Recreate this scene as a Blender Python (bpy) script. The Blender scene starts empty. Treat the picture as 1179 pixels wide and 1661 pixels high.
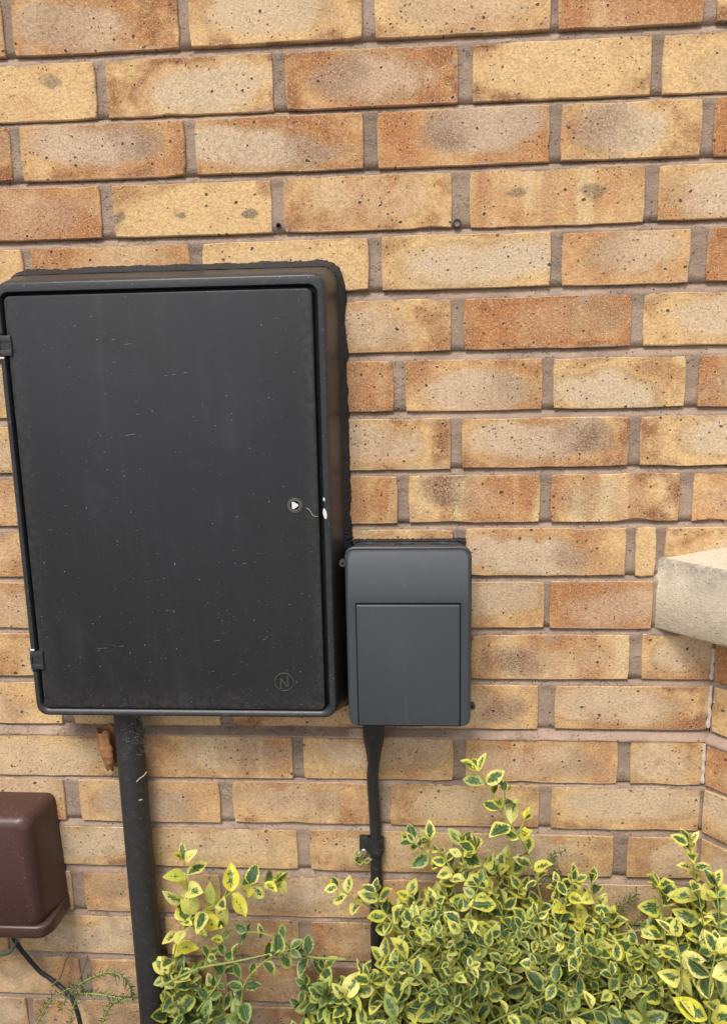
import bpy, math, random
from mathutils import Vector, Matrix, noise
C = bpy.context.scene
COL = C.collection
rnd = random.Random(7)
R = math.radians

# ------------------------------------------------------------ camera
FPX, CX, CY = 1204.57, 589.5, 804.0            # focal length and principal point of the photograph, in its pixels
ROLL, PITCH, YAW = -0.0207306, -0.1755125, 0.0648568
CAM = Vector((0, -0.98207, -0.38864))
ROT = Matrix.Rotation(YAW, 3, 'Z') @ Matrix.Rotation(math.pi / 2 + PITCH, 3, 'X') @ Matrix.Rotation(ROLL, 3, 'Z')
cam = bpy.data.cameras.new('camera'); camo = bpy.data.objects.new('camera', cam); COL.objects.link(camo)
cam.sensor_fit = 'VERTICAL'; cam.sensor_height = 24; cam.lens = FPX / 1661 * 24
cam.shift_y = -26.5 / 1661
cam.clip_start = 0.02; cam.clip_end = 500
camo.matrix_world = Matrix.Translation(CAM) @ ROT.to_4x4()
C.camera = camo

def at(px, py, d=0.0):
    """surveyed point: the spot d metres off the wall that the photograph shows at (px, py)"""
    v = ROT @ Vector(((px - CX) / FPX, -(py - CY) / FPX, -1.0))
    return CAM + v * ((-d - CAM.y) / v.y)

# ------------------------------------------------------------ light
W = bpy.data.worlds.new('World'); C.world = W; W.use_nodes = True
nt = W.node_tree; nt.nodes.clear()
sky = nt.nodes.new('ShaderNodeTexSky'); sky.sky_type = 'NISHITA'; sky.sun_disc = False
SUN_EL, SUN_AZ = 58, 200                        # azimuth measured clockwise from +Y: in front of the wall, a little left
sky.sun_elevation = R(SUN_EL); sky.sun_rotation = R(SUN_AZ); sky.dust_density = 3; sky.air_density = 1.0
hs = nt.nodes.new('ShaderNodeHueSaturation'); hs.inputs['Saturation'].default_value = 0.35
bg = nt.nodes.new('ShaderNodeBackground'); bg.inputs['Strength'].default_value = 0.125
wo = nt.nodes.new('ShaderNodeOutputWorld')
nt.links.new(sky.outputs[0], hs.inputs['Color']); nt.links.new(hs.outputs[0], bg.inputs[0]); nt.links.new(bg.outputs[0], wo.inputs[0])
sl = bpy.data.lights.new('sun', 'SUN'); sl.energy = 2.0; sl.angle = R(20); sl.color = (1, 0.95, 0.87)
so = bpy.data.objects.new('sun', sl); COL.objects.link(so)
sd = Vector((math.sin(R(SUN_AZ)) * math.cos(R(SUN_EL)), math.cos(R(SUN_AZ)) * math.cos(R(SUN_EL)), math.sin(R(SUN_EL))))
so.rotation_euler = sd.to_track_quat('Z', 'Y').to_euler()
C.view_settings.view_transform = 'Standard'; C.view_settings.look = 'None'
C.view_settings.exposure = 0.37; C.view_settings.gamma = 1; C.view_settings.use_curve_mapping = False
C.render.engine = 'CYCLES'

# ------------------------------------------------------------ node expression helper
class S:
    def __init__(s, nt, sock): s.nt, s.k = nt, sock
    def _m(s, op, *a, clamp=False):
        n = s.nt.nodes.new('ShaderNodeMath'); n.operation = op; n.use_clamp = clamp
        for i, x in enumerate((s,) + a):
            if isinstance(x, S): s.nt.links.new(x.k, n.inputs[i])
            else: n.inputs[i].default_value = x
        return S(s.nt, n.outputs[0])
    def __add__(s, o): return s._m('ADD', o)
    def __sub__(s, o): return s._m('SUBTRACT', o)
    def __mul__(s, o): return s._m('MULTIPLY', o)
    def __truediv__(s, o): return s._m('DIVIDE', o)
    def __neg__(s): return s._m('MULTIPLY', -1.0)
    __radd__ = __add__; __rmul__ = __mul__
    def abs(s): return s._m('ABSOLUTE')
    def pw(s, p): return s._m('POWER', p)
    def mx(s, o): return s._m('MAXIMUM', o)
    def mn(s, o): return s._m('MINIMUM', o)
    def cl(s): return s._m('ADD', 0.0, clamp=True)
    def sm(s, a, b):                           # smoothstep a..b (also falling when a > b)
        n = s.nt.nodes.new('ShaderNodeMapRange'); n.interpolation_type = 'SMOOTHSTEP'
        s.nt.links.new(s.k, n.inputs[0])
        lo, hi, t0, t1 = (a, b, 0, 1) if a < b else (b, a, 1, 0)
        n.inputs[1].default_value = lo; n.inputs[2].default_value = hi; n.inputs[3].default_value = t0; n.inputs[4].default_value = t1
        return S(s.nt, n.outputs[0])

class Mat:
    def __init__(m, name, rough=0.7, spec=0.4, metal=0.0):
        m.m = bpy.data.materials.new(name); m.m.use_nodes = True; m.nt = m.m.node_tree
        m.b = m.nt.nodes['Principled BSDF']
        m.b.inputs['Roughness'].default_value = rough; m.b.inputs['Specular IOR Level'].default_value = spec; m.b.inputs['Metallic'].default_value = metal
        m.tc = m.nt.nodes.new('ShaderNodeTexCoord')
    def node(m, t): return m.nt.nodes.new(t)
    def obj(m): return m.tc.outputs['Object']
    def info(m): return S(m.nt, m._info().outputs['Random'])
    def _info(m):
        if not hasattr(m, 'oi'): m.oi = m.node('ShaderNodeObjectInfo')
        return m.oi
    def attr(m, name, kind='OBJECT'):
        n = m.node('ShaderNodeAttribute'); n.attribute_type = kind; n.attribute_name = name
        return S(m.nt, n.outputs['Fac'])
    def xyz(m, vec):
        n = m.node('ShaderNodeSeparateXYZ'); m.nt.links.new(vec, n.inputs[0]); return [S(m.nt, o) for o in n.outputs]
    def vec(m, *a):
        n = m.node('ShaderNodeCombineXYZ')
        for i, x in enumerate(a):
            if isinstance(x, S): m.nt.links.new(x.k, n.inputs[i])
            else: n.inputs[i].default_value = x
        return n.outputs[0]
    def noise(m, v, scale, detail=3, rough=0.5, dist=0.0):
        n = m.node('ShaderNodeTexNoise'); m.nt.links.new(v, n.inputs['Vector'])
        n.inputs['Scale'].default_value = scale; n.inputs['Detail'].default_value = detail; n.inputs['Roughness'].default_value = rough; n.inputs['Distortion'].default_value = dist
        return S(m.nt, n.outputs['Fac'])
    def vor(m, v, scale, rand=1.0, feature='F1', dim='3D'):
        n = m.node('ShaderNodeTexVoronoi'); n.voronoi_dimensions = dim; m.nt.links.new(v, n.inputs['Vector']); n.feature = feature
        n.inputs['Scale'].default_value = scale; n.inputs['Randomness'].default_value = rand
        sp = m.node('ShaderNodeSeparateXYZ'); m.nt.links.new(n.outputs['Color'], sp.inputs[0])
        return S(m.nt, n.outputs['Distance']), S(m.nt, sp.outputs[0]), S(m.nt, sp.outputs[1])
    def mix(m, f, a, b, mode='MIX'):
        n = m.node('ShaderNodeMix'); n.data_type = 'RGBA'; n.blend_type = mode; n.clamp_factor = True
        for i, x in ((0, f), (6, a), (7, b)):
            if isinstance(x, S): m.nt.links.new(x.k, n.inputs[i])
            elif hasattr(x, 'node'): m.nt.links.new(x, n.inputs[i])
            elif i == 0: n.inputs[0].default_value = x
            else: n.inputs[i].default_value = tuple(x) + (1,)
        return n.outputs[2]
    def scale(m, col, f):                      # multiply a colour by a value
        n = m.node('ShaderNodeVectorMath'); n.operation = 'SCALE'; m.nt.links.new(col, n.inputs[0])
        if isinstance(f, S): m.nt.links.new(f.k, n.inputs['Scale'])
        else: n.inputs['Scale'].default_value = f
        return n.outputs[0]
    def color(m, c):
        if isinstance(c, tuple): m.b.inputs['Base Color'].default_value = c + (1,)
        else: m.nt.links.new(c, m.b.inputs['Base Color'])
    def rough(m, s): m.nt.links.new(s.k, m.b.inputs['Roughness'])
    def bump(m, h, dist=0.001, strength=1.0):
        n = m.node('ShaderNodeBump'); n.inputs['Distance'].default_value = dist; n.inputs['Strength'].default_value = strength
        m.nt.links.new(h.k, n.inputs['Height']); m.nt.links.new(n.outputs[0], m.b.inputs['Normal'])
    def addv(m, v, *a):
        n = m.node('ShaderNodeVectorMath'); m.nt.links.new(v, n.inputs[0]); m.nt.links.new(m.vec(*a), n.inputs[1]); return n.outputs[0]

# ------------------------------------------------------------ materials
def brick_mat():
    m = Mat('brick_face', 0.92, 0.15)
    x, y, z = m.xyz(m.obj()); seed = m.attr('seed')
    P = m.addv(m.obj(), seed * 3.7, seed * 1.3, seed * 7.1)
    u = x / m.attr('half_length'); v = z / 0.0325
    tone, pale, dl, dr, band, smudge, dulling = [m.attr(n) for n in ('tone', 'pale', 'dark_left', 'dark_right', 'band', 'smudge', 'dulling')]
    F = m.vec(x + seed * 3.7, z + seed * 7.1, 0.0)
    n0 = m.noise(P, 11, 2); n1 = m.noise(P, 26, 3); n2 = m.noise(P, 75, 4, 0.6); n3 = m.noise(P, 300, 3, 0.65)
    t = tone + (n0 - 0.5) * 1.3 + (n1 - 0.5) * 0.7 + (n2 - 0.5) * 0.55
    c = m.mix(t.sm(0.1, 0.95), (0.72, 0.475, 0.225), (0.46, 0.205, 0.085))
    # kiln bands running up the face
    bn = m.noise(m.vec(x * 1.0 + seed * 5.0, 0.0, z * 0.12), 26, 1) + (n2 - 0.5) * 0.10
    c = m.mix(bn.sm(0.52, 0.6) * band, c, (0.71, 0.51, 0.265))
    c = m.mix(bn.sm(0.47, 0.38) * band * 0.7, c, (0.45, 0.225, 0.11))
    # hearted core: pale grey body, brown-purple ends, darker halo
    cu = (u + m.attr('core_u') + (n1 - 0.5) * 0.5).abs(); cv = (v + m.attr('core_v') + u * m.attr('core_u') * 0.8 + (n0 - 0.5) * 0.8).abs()
    r = cu.pw(2.4) * m.attr('core_w') + cv.pw(2.0) * 1.15 + (n0 - 0.5) * 1.5 + (n1 - 0.5) * 0.8 + (n2 - 0.5) * 0.5
    core = r.sm(1.05, 0.2)
    halo = (r.sm(1.2, 0.85) * r.sm(0.40, 0.8))
    speck = m.noise(P, 560, 2, 0.6)
    c = m.mix(halo * pale * 0.6 * (n0.sm(0.3, 0.6)), c, (0.335, 0.215, 0.105))
    c = m.mix(r.sm(0.8, 1.7) * (n1.sm(0.35, 0.65)) * m.attr('scorch'), c, (0.29, 0.125, 0.055))
    drag = m.noise(m.vec(x * 0.35 + seed, 0.0, z * 3.0 + seed * 3.0), 60, 3); c = m.mix(drag.sm(0.58, 0.72) * 0.28, c, (0.36, 0.235, 0.13))
    bl = m.noise(P, 42, 4, 0.7, 0.5); c = m.mix(bl.sm(0.6, 0.72) * m.attr('scorch') * 0.5, c, (0.74, 0.56, 0.34))
    c = m.mix(core * pale * (0.45 + speck.sm(0.3, 0.6) * 0.5), c, (0.585, 0.465, 0.345))
    gl = (u + (n1 - 0.5) * 0.9 + (n0 - 0.5) * 0.8).sm(0.2, -0.55); gr = (u + (n1 - 0.5) * 0.9 + (n0 - 0.5) * 0.8).sm(-0.1, 0.6)
    dk = core * (gl * dl + gr * dr).cl() * (0.5 + speck.sm(0.35, 0.62) * 0.5)
    c = m.mix(dk, c, (0.155, 0.075, 0.052))
    # short soot smudges
    sx = ((u * 7.2 + seed)._m('COSINE') - 0.35) * 1.2 + (n1 - 0.5) * 3.2 + (n2 - 0.5) * 1.2 - (v - 0.05 + (seed * 1.7)._m('SINE') * 0.3).abs() * 2.6
    c = m.mix(sx.sm(0.0, 0.45) * smudge * (0.5 + speck * 0.6), c, (0.19, 0.15, 0.10))
    # sanded grain
    g = n3.sm(0.25, 0.75); c = m.scale(c, 0.55 + g * 0.50 + speck * 0.50)
    grit, gr_, _ = m.vor(F, 620, dim='2D')
    c = m.mix(gr_.sm(0.76, 0.82) * grit.sm(0.5, 0.25) * 0.55, c, (0.80, 0.66, 0.47))
    # pits, some ringed with pale lime
    FD = m.vec(x + seed * 3.7 + (n2 - 0.5) * 0.010, z + seed * 7.1 + (n3 - 0.5) * 0.004, 0.0)
    pd, pr, ps = m.vor(FD, 80, dim='2D')
    rad = 0.03 + ps * ps * 0.13
    hole = (pd - rad).sm(0.035, -0.03) * (pr + (n0 - 0.5) * 0.5).sm(0.82, 0.85)
    ring = ((pd - rad - 0.07).abs()).sm(0.06, 0.0) * pr.sm(0.93, 0.95)
    pd2, pr2, ps2 = m.vor(FD, 210, dim='2D')
    hole2 = (pd2 - ps2 * 0.12).sm(0.20, 0.06) * (pr2 + (n1 - 0.5) * 0.5).sm(0.93, 0.96)
    c = m.mix(ring * 0.65, c, (0.76, 0.60, 0.42))
    c = m.mix((hole * 0.92).mx(hole2 * 0.75), c, (0.085, 0.048, 0.028))
    # rubbed edges, mortar smears and a brown mottle that dulls the lower courses
    ev = v.abs().mx((u.abs() - 1.0) * m.attr('half_length') / 0.0325 + 1.0)
    c = m.mix((ev + (n2 - 0.5) * 0.5).sm(0.90, 1.06) * 0.38, c, (0.58, 0.45, 0.32))
    smr = m.noise(m.addv(P, 3.0, 0.0, 1.0), 30, 4, 0.65); c = m.mix((ev - 0.45 + (smr - 0.5) * 3.2).sm(0.70, 0.95) * 0.5, c, (0.44, 0.33, 0.25))
    dn = m.noise(P, 34, 4, 0.65)
    c = m.mix((dn.sm(0.38, 0.70) * 0.75 + 0.25) * dulling, c, (0.275, 0.21, 0.145))
    m.color(c)
    m.bump(n3 * 0.7 + speck * 0.45 - hole * 1.8 - hole2 * 1.0 + n2 * 0.5 + ring * 0.3, 0.0011, 0.85)
    return m.m

def mortar_mat(name='mortar_joint', a=(0.43, 0.315, 0.24), b=(0.30, 0.218, 0.165)):
    m = Mat(name, 0.95, 0.1); P = m.obj()
    n1 = m.noise(P, 18, 4); n2 = m.noise(P, 120, 4, 0.6); n3 = m.noise(P, 600, 2)
    c = m.mix(n1.sm(0.3, 0.7), a, b); c = m.mix(n2.sm(0.5, 0.75) * 0.45, c, (0.49, 0.39, 0.32))
    c = m.scale(c, 0.70 + n3 * 0.6)
    n5 = m.noise(P, 7, 3); c = m.mix(n5.sm(0.5, 0.7) * 0.35, c, (0.20, 0.155, 0.12)); ck = m.noise(P, 34, 4, 0.6, 0.6)
    crack = (ck - 0.5).abs().sm(0.012, 0.002) * n5.sm(0.42, 0.5) * n2.sm(0.42, 0.5); c = m.mix(crack * 0.35, c, (0.09, 0.06, 0.045))
    pd, pr, _ = m.vor(P, 130)
    h = pd.sm(0.2, 0.08) * pr.sm(0.75, 0.8)
    c = m.mix(h * 0.8, c, (0.1, 0.065, 0.05))
    x, y, z = m.xyz(P)
    foot_dark = (z + (n1 - 0.5) * 0.3).sm(-1.15, -1.4)  # mortar colour goes darker towards the foot of the wall
    c = m.mix(foot_dark * 0.4, c, (0.15, 0.115, 0.085))
    m.color(c); m.bump(n2 * 1.0 + n3 * 0.6 - h - crack * 0.5, 0.0016, 0.9)
    return m.m

def plastic_mat(name, col, rough, kind='door', spec=0.45):
    m = Mat(name, rough, spec); P = m.obj(); x, y, z = m.xyz(P)
    st = m.noise(m.vec(x * 1.0, y, z * 0.10 + 2.0), 28, 5, 0.62, 0.3); sb = m.noise(P, 9, 3)
    fine = m.noise(P, 900, 2)
    base = tuple(col); lite = tuple(min(1, c * 1.7 + 0.01) for c in col)
    c = m.mix(st.sm(0.48, 0.72) * (0.5 * sb.sm(0.35, 0.6) if kind == 'door' else 0.05), base, lite)
    h = fine * 0.25
    if kind == 'door':
        # rain smears, wiped marks, dust, spatter and hairline scratches
        wp = m.noise(m.vec(x + z * 0.35, y, z * 0.6), 9, 3, 0.55, 1.6)
        c = m.mix(sb.sm(0.5, 0.75) * 0.35, c, tuple(k * 0.6 for k in col)); c = m.mix(wp.sm(0.58, 0.75) * 0.45, c, tuple(k * 0.5 for k in col)); c = m.mix((wp.sm(0.44, 0.28)) * 0.06, c, (0.10, 0.10, 0.115)); edge_ = ((x + 0.305).abs() - 0.197)._m('ADD', (sb - 0.5) * 0.03).sm(-0.03, 0.0).mx(z.sm(-0.80, -0.845)); c = m.mix(edge_ * 0.22 * m.noise(P, 120, 4, 0.7).sm(0.4, 0.6), c, (0.13, 0.12, 0.10))
        dd, dr, ds = m.vor(m.vec(x, y, z), 190)
        low = z.sm(-0.45, -0.8)
        spot = dd.sm(0.13, 0.06) * (dr + low * 0.05).sm(0.972, 0.980)
        q = m.addv(m.vec(x * 0.22 + z * 0.06, 0.0, z * 1.0 - x * 0.12), (sb - 0.5) * 0.05, 0.0, (st - 0.5) * 0.003)
        s1, r1, _ = m.vor(q, 330)
        dash = s1.sm(0.16, 0.05) * (r1 + low * 0.14).sm(0.80, 0.93)
        q2 = m.vec(x * 0.9 + z * 0.5, 0.0, z * 0.22 - x * 0.35)
        s2, r2, _ = m.vor(q2, 300)
        dash2 = s2.sm(0.12, 0.04) * (r2 + low * 0.08).sm(0.90, 0.96)
        c = m.mix((dash * 0.42 + dash2 * 0.35).cl(), c, (0.42, 0.42, 0.42))
        c = m.mix(spot * 0.8, c, (0.6, 0.6, 0.58))
        m.rough(rough + (st - 0.5) * 0.30 + (sb - 0.5) * 0.22 + (wp - 0.5) * 0.15)
    elif kind == 'worn':
        dd, dr, ds = m.vor(P, 260)
        spot = dd.sm(0.25, 0.1) * dr.sm(0.93, 0.96); dust = m.noise(P, 160, 4, 0.7)
        c = m.mix(spot * 0.5, c, (0.5, 0.48, 0.44)); c = m.mix(dust.sm(0.5, 0.8) * 0.28, c, (0.19, 0.18, 0.16))
        m.rough(rough + (dust - 0.5) * 0.3); h = h + dust * 0.5
    elif kind == 'brown':
        q = m.vec(x * 0.5, y, z * 1.4); dd, dr, ds = m.vor(q, 330)
        spot = dd.sm(0.30, 0.08) * dr.sm(0.70, 0.85) * sb.sm(0.3, 0.6)
        c = m.mix(spot * 0.5, c, (0.42, 0.34, 0.32)); m.rough(rough + (st - 0.5) * 0.15)
    else:
        wt = m.noise(m.vec(x * 1.0, y, z * 0.08 + 1.0), 70, 4, 0.6); dd, dr, ds = m.vor(P, 240); ds_ = m.noise(P, 60, 4, 0.7)
        c = m.mix(wt.sm(0.58, 0.8) * 0.10 + ds_.sm(0.55, 0.8) * 0.07, c, (0.22, 0.215, 0.20)); c = m.mix(dd.sm(0.12, 0.05) * dr.sm(0.95, 0.97) * 0.5, c, (0.35, 0.34, 0.31))
        m.rough(rough + (sb - 0.5) * 0.10 + (wt - 0.5) * 0.12)
    m.color(c); m.bump(h, 0.0003, 0.5)
    return m.m

def simple(name, col, rough=0.7, var=0.15, scale=60, spec=0.3, bump=0.0005, metal=0.0):
    m = Mat(name, rough, spec, metal); n = m.noise(m.obj(), scale, 4, 0.6)
    m.color(m.mix(n, tuple(c * (1 - var) for c in col), tuple(min(1, c * (1 + var)) for c in col)))
    m.bump(n, bump, 0.6); return m.m

def stone_mat():
    m = Mat('cast_stone', 0.9, 0.15); P = m.obj(); x, y, z = m.xyz(P)
    n1 = m.noise(P, 14, 4); n2 = m.noise(P, 160, 4, 0.65); n3 = m.noise(P, 650, 2)
    c = m.mix(n1.sm(0.3, 0.7), (0.76, 0.65, 0.49), (0.66, 0.565, 0.43))
    c = m.mix((n1 - 0.5 + (z - SILL_TOP) * 13.0).sm(-0.55, 0.02) * (z - SILL_TOP).sm(0.0008, -0.0008) * (0.25 + n2.sm(0.3, 0.6) * 0.5), c, (0.17, 0.16, 0.14))     # lichen soot along the drip edge
    pd, pr, _ = m.vor(P, 210); h = pd.sm(0.22, 0.1) * pr.sm(0.7, 0.76)
    c = m.mix(h * 0.6, c, (0.15, 0.12, 0.09)); c = m.mix((z - SILL_TOP).sm(-0.001, 0.0008) * (0.2 + n2.sm(0.35, 0.65) * 0.6) * 0.6, c, (0.36, 0.315, 0.25)); c = m.scale(c, 0.42 + n3 * 0.70 + n2 * 0.40)  # grimy top face, also darkened in colour to offset the light it catches
    m.color(c); m.bump(n2 + n3 * 0.5 - h, 0.0016, 0.8); return m.m

def leaf_mat():
    m = Mat('variegated_leaf', 0.42, 0.4)
    uv = m.node('ShaderNodeUVMap'); uv.uv_map = 'UVMap'
    U, V, _ = m.xyz(uv.outputs[0])                       # U 0..1 across the leaf, V 0..1 along it
    a = ((U - 0.5) * 2.0).abs(); rv = m.attr('leaf_var', 'GEOMETRY'); gv = m.attr('leaf_green', 'GEOMETRY')
    q = m.vec(U * 0.8 + rv * 17.0, V * 1.6 + rv * 5.0, rv * 9.0)
    n = m.noise(q, 5.0, 3, 0.6); n2 = m.noise(m.vec(U * 3.0 + rv * 7.0, V * 1.5 - a * 1.6, rv), 7, 2)
    end = (V - 0.47).abs() * 2.0
    d = (a.pw(1.6) + end.pw(2.6) * 0.75) + (n - 0.5) * 1.1 + (n2 - 0.5) * 0.9
    green = (d - (-0.02 + gv * 0.74)).sm(0.07, -0.05)
    inner = (d - (-0.12 + gv * 0.62)).sm(0.12, -0.1)
    yel = m.mix(rv, (0.68, 0.64, 0.06), (0.76, 0.72, 0.24))
    old = m.attr('leaf_old', 'GEOMETRY'); yel = m.mix(old, yel, (0.27, 0.34, 0.10))
    grn = m.mix(n2.sm(0.35, 0.65), (0.045, 0.105, 0.030), (0.15, 0.235, 0.05))
    c = m.mix(green, yel, grn); c = m.mix(inner * 0.75, c, (0.030, 0.075, 0.038))
    vein = a.sm(0.075, 0.0) * 0.4
    side = ((V * 9.0 - a * 2.2)._m('FRACT') - 0.5).abs().sm(0.08, 0.0) * 0.14
    c = m.mix((vein + side).cl(), c, (0.40, 0.46, 0.14)); m.color(c)
    brown = rv.sm(0.90, 0.92) * (n + V * 0.25).sm(0.52, 0.66); c = m.mix(brown, c, (0.22, 0.115, 0.045))
    m.bump(vein * -1.0 + side * -0.8 + n * 0.5, 0.0010, 0.6)
    tr = m.node('ShaderNodeBsdfTranslucent'); m.nt.links.new(c, tr.inputs['Color'])
    mx = m.node('ShaderNodeMixShader'); mx.inputs[0].default_value = 0.14
    m.nt.links.new(m.b.outputs[0], mx.inputs[1]); m.nt.links.new(tr.outputs[0], mx.inputs[2])
    m.nt.links.new(mx.outputs[0], m.nt.nodes['Material Output'].inputs['Surface'])
    return m.m

SILL_TOP = at(1075, 905).z
M = dict(brick=brick_mat(), mortar=mortar_mat(), ledge=mortar_mat('ledge_mortar', (0.49, 0.35, 0.275), (0.38, 0.27, 0.21)),
         door=plastic_mat('weathered_black_door', (0.020, 0.0205, 0.024), 0.48, 'door'),
         frame=plastic_mat('black_moulding', (0.032, 0.033, 0.037), 0.40, 'worn', 0.5),
         pipe=plastic_mat('dusty_black_pipe', (0.032, 0.032, 0.033), 0.55, 'worn'),
         cable=plastic_mat('black_cable_sheath', (0.022, 0.022, 0.024), 0.5, 'worn'),
         grey=plastic_mat('slate_grey_plastic', (0.056, 0.064, 0.073), 0.42, 'grey', 0.45),
         greydark=plastic_mat('dark_slate_plastic', (0.040, 0.045, 0.050), 0.5, 'plain', 0.4),
         brown=plastic_mat('brown_plastic', (0.070, 0.034, 0.029), 0.36, 'brown', 0.5),
         scuffed=plastic_mat('scuffed_black_plastic', (0.058, 0.058, 0.056), 0.34, 'worn', 0.5),
         scratch=simple('scratched_plastic', (0.125, 0.125, 0.12), 0.6, 0.4),
         sealant=simple('black_sealant', (0.018, 0.018, 0.020), 0.55, 0.6, 420, 0.5, 0.005),
         white=simple('white_plastic', (0.8, 0.8, 0.78), 0.5, 0.05), lime=simple('white_lime', (0.62, 0.54, 0.47), 0.9, 0.35, 400, 0.1, 0.001),
         stone=stone_mat(), leaf=leaf_mat(), stem=simple('green_stem', (0.27, 0.31, 0.08), 0.6, 0.3),
         wood=simple('woody_stem', (0.17, 0.13, 0.06), 0.8, 0.3), needle=simple('needle_green', (0.075, 0.115, 0.05), 0.6, 0.5, 200), weed=simple('weed_green', (0.085, 0.165, 0.04), 0.6, 0.4, 200),
         dead=simple('dead_leaf_brown', (0.40, 0.19, 0.085), 0.6, 0.75, 130, 0.3, 0.001), straw=simple('dry_straw', (0.50, 0.45, 0.34), 0.8, 0.3),
         steel=simple('zinc_steel', (0.45, 0.42, 0.34), 0.45, 0.3, 300, 0.5, 0.0003, 0.7), dark=simple('dark_void', (0.006, 0.006, 0.006), 0.9),
         soil=simple('soil_brown', (0.060, 0.042, 0.028), 0.95, 0.6, 90, 0.1, 0.006), ground=simple('concrete_ground', (0.22, 0.205, 0.18), 0.9, 0.25, 8, 0.2, 0.003),
         green_wire=simple('green_sheath', (0.05, 0.11, 0.06), 0.5), web=simple('cobweb_grey', (0.30, 0.28, 0.23), 0.9))

# ------------------------------------------------------------ mesh helpers
class MB:
    def __init__(s): s.v, s.f, s.uv, s.sm = [], [], None, False
    def add(s, vs, fs):
        o = len(s.v); s.v += [tuple(q) for q in vs]; s.f += [tuple(i + o for i in f) for f in fs]
    def box(s, x0, x1, y0, y1, z0, z1, b=0.0):
        if b <= 0:
            s.add([(x, y, z) for x in (x0, x1) for y in (y0, y1) for z in (z0, z1)],
                  [(0, 1, 3, 2), (4, 6, 7, 5), (0, 4, 5, 1), (2, 3, 7, 6), (0, 2, 6, 4), (1, 5, 7, 3)])
        else:                                    # front (towards -y) edges rounded
            loops = [rrect(x0, x1, z0, z1, b, y1), rrect(x0, x1, z0, z1, b, y0 + b), rrect(x0 + b * .3, x1 - b * .3, z0 + b * .3, z1 - b * .3, b * .8, y0 + b * .3), rrect(x0 + b, x1 - b, z0 + b, z1 - b, b * .5, y0)]
            s.loft(loops, True, True)
    def loft(s, loops, cap0=False, cap1=False, close=True):
        n = len(loops[0]); fs = []
        for j in range(len(loops) - 1):
            for i in range(n if close else n - 1):
                a, b = j * n + i, j * n + (i + 1) % n
                fs.append((a, b, b + n, a + n))
        if cap0: fs.append(tuple(range(n))[::-1])
        if cap1: fs.append(tuple((len(loops) - 1) * n + i for i in range(n)))
        s.add([q for l in loops for q in l], fs)
    def tube(s, pts, rad, n=8, cap=True):
        pts = [Vector(p) for p in pts]; loops = []; up = None
        for i, p in enumerate(pts):
            t = (pts[min(i + 1, len(pts) - 1)] - pts[max(i - 1, 0)]).normalized()
            if up is None: up = t.orthogonal().normalized()
            up = (up - t * up.dot(t)).normalized(); w = t.cross(up)
            r = rad(i / (len(pts) - 1)) if callable(rad) else rad
            loops.append([p + (up * math.cos(6.28318 * k / n) + w * math.sin(6.28318 * k / n)) * r for k in range(n)])
        s.loft(loops, cap, cap)
    def build(s, name, mat, parent=None, smooth=None, at0=None):
        me = bpy.data.meshes.new(name)
        o3 = Vector(at0) if at0 is not None else Vector((0, 0, 0))
        me.from_pydata([tuple(Vector(q) - o3) for q in s.v], [], s.f); me.materials.append(mat)
        if smooth is not None:
            me.polygons.foreach_set('use_smooth', [True] * len(me.polygons))
            me.set_sharp_from_angle(angle=R(smooth))
        me.update()
        ob = bpy.data.objects.new(name, me); COL.objects.link(ob); ob.location = o3
        if parent: ob.parent = parent; ob.location = o3 - parent.location
        return ob

def rrect(x0, x1, z0, z1, r, y, n=5):
    out = []
    for cx, cz, a0 in ((x1 - r, z1 - r, 0), (x0 + r, z1 - r, 90), (x0 + r, z0 + r, 180), (x1 - r, z0 + r, 270)):
        for k in range(n + 1):
            a = R(a0 + 90 * k / n); out.append(Vector((cx + r * math.cos(a), y, cz + r * math.sin(a))))
    return out
def circ(c, r, y, n=24): return [Vector((c[0] + r * math.cos(6.28318 * k / n), y, c[1] + r * math.sin(6.28318 * k / n))) for k in range(n)]

def tag(o, label=None, cat=None, group=None, kind=None):
    for k, v in (('label', label), ('category', cat), ('group', group), ('kind', kind)):
        if v: o[k] = v
    return o
def thing(name, loc, label, cat, group=None):
    o = bpy.data.objects.new(name, None); COL.objects.link(o); o.location = loc; o.empty_display_size = 0.05
    return tag(o, label, cat, group)
def spline(pts, n=8):
    pts = [Vector(p) for p in pts]; q = [pts[0] * 2 - pts[1]] + pts + [pts[-1] * 2 - pts[-2]]; out = []
    for i in range(1, len(q) - 2):
        for k in range(n):
            t = k / n; a, b, c, d = q[i - 1], q[i], q[i + 1], q[i + 2]
            out.append(0.5 * ((2 * b) + (c - a) * t + (2 * a - 5 * b + 4 * c - d) * t * t + (3 * b - a - 3 * c + d) * t ** 3))
    return out + [pts[-1]]

# ------------------------------------------------------------ ground
GZ = -1.47
g = MB(); g.add([(-60, -60, GZ - .03), (60, -60, GZ - .03), (60, 30, GZ - .03), (-60, 30, GZ - .03)], [(0, 1, 2, 3)])
tag(g.build('ground', M['ground']), kind='structure')
g = MB(); nx, ny = 110, 40; vs = []
for j in range(ny + 1):
    for i in range(nx + 1):
        x = -1.6 + 3.6 * i / nx; y = -0.62 + 0.66 * j / ny
        h = noise.fractal(Vector((x * 9, y * 9, 0)), 1, 2, 4) * 0.012 + noise.noise(Vector((x * 60, y * 60, 3))) * 0.005
        edge = min(1, j / 4); vs.append((x, y, GZ - .035 + edge * 0.03 + h * edge))
g.add(vs, [(j * (nx + 1) + i, j * (nx + 1) + i + 1, (j + 1) * (nx + 1) + i + 1, (j + 1) * (nx + 1) + i) for j in range(ny) for i in range(nx)])
tag(g.build('soil', M['soil'], smooth=80), kind='structure')

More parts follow.
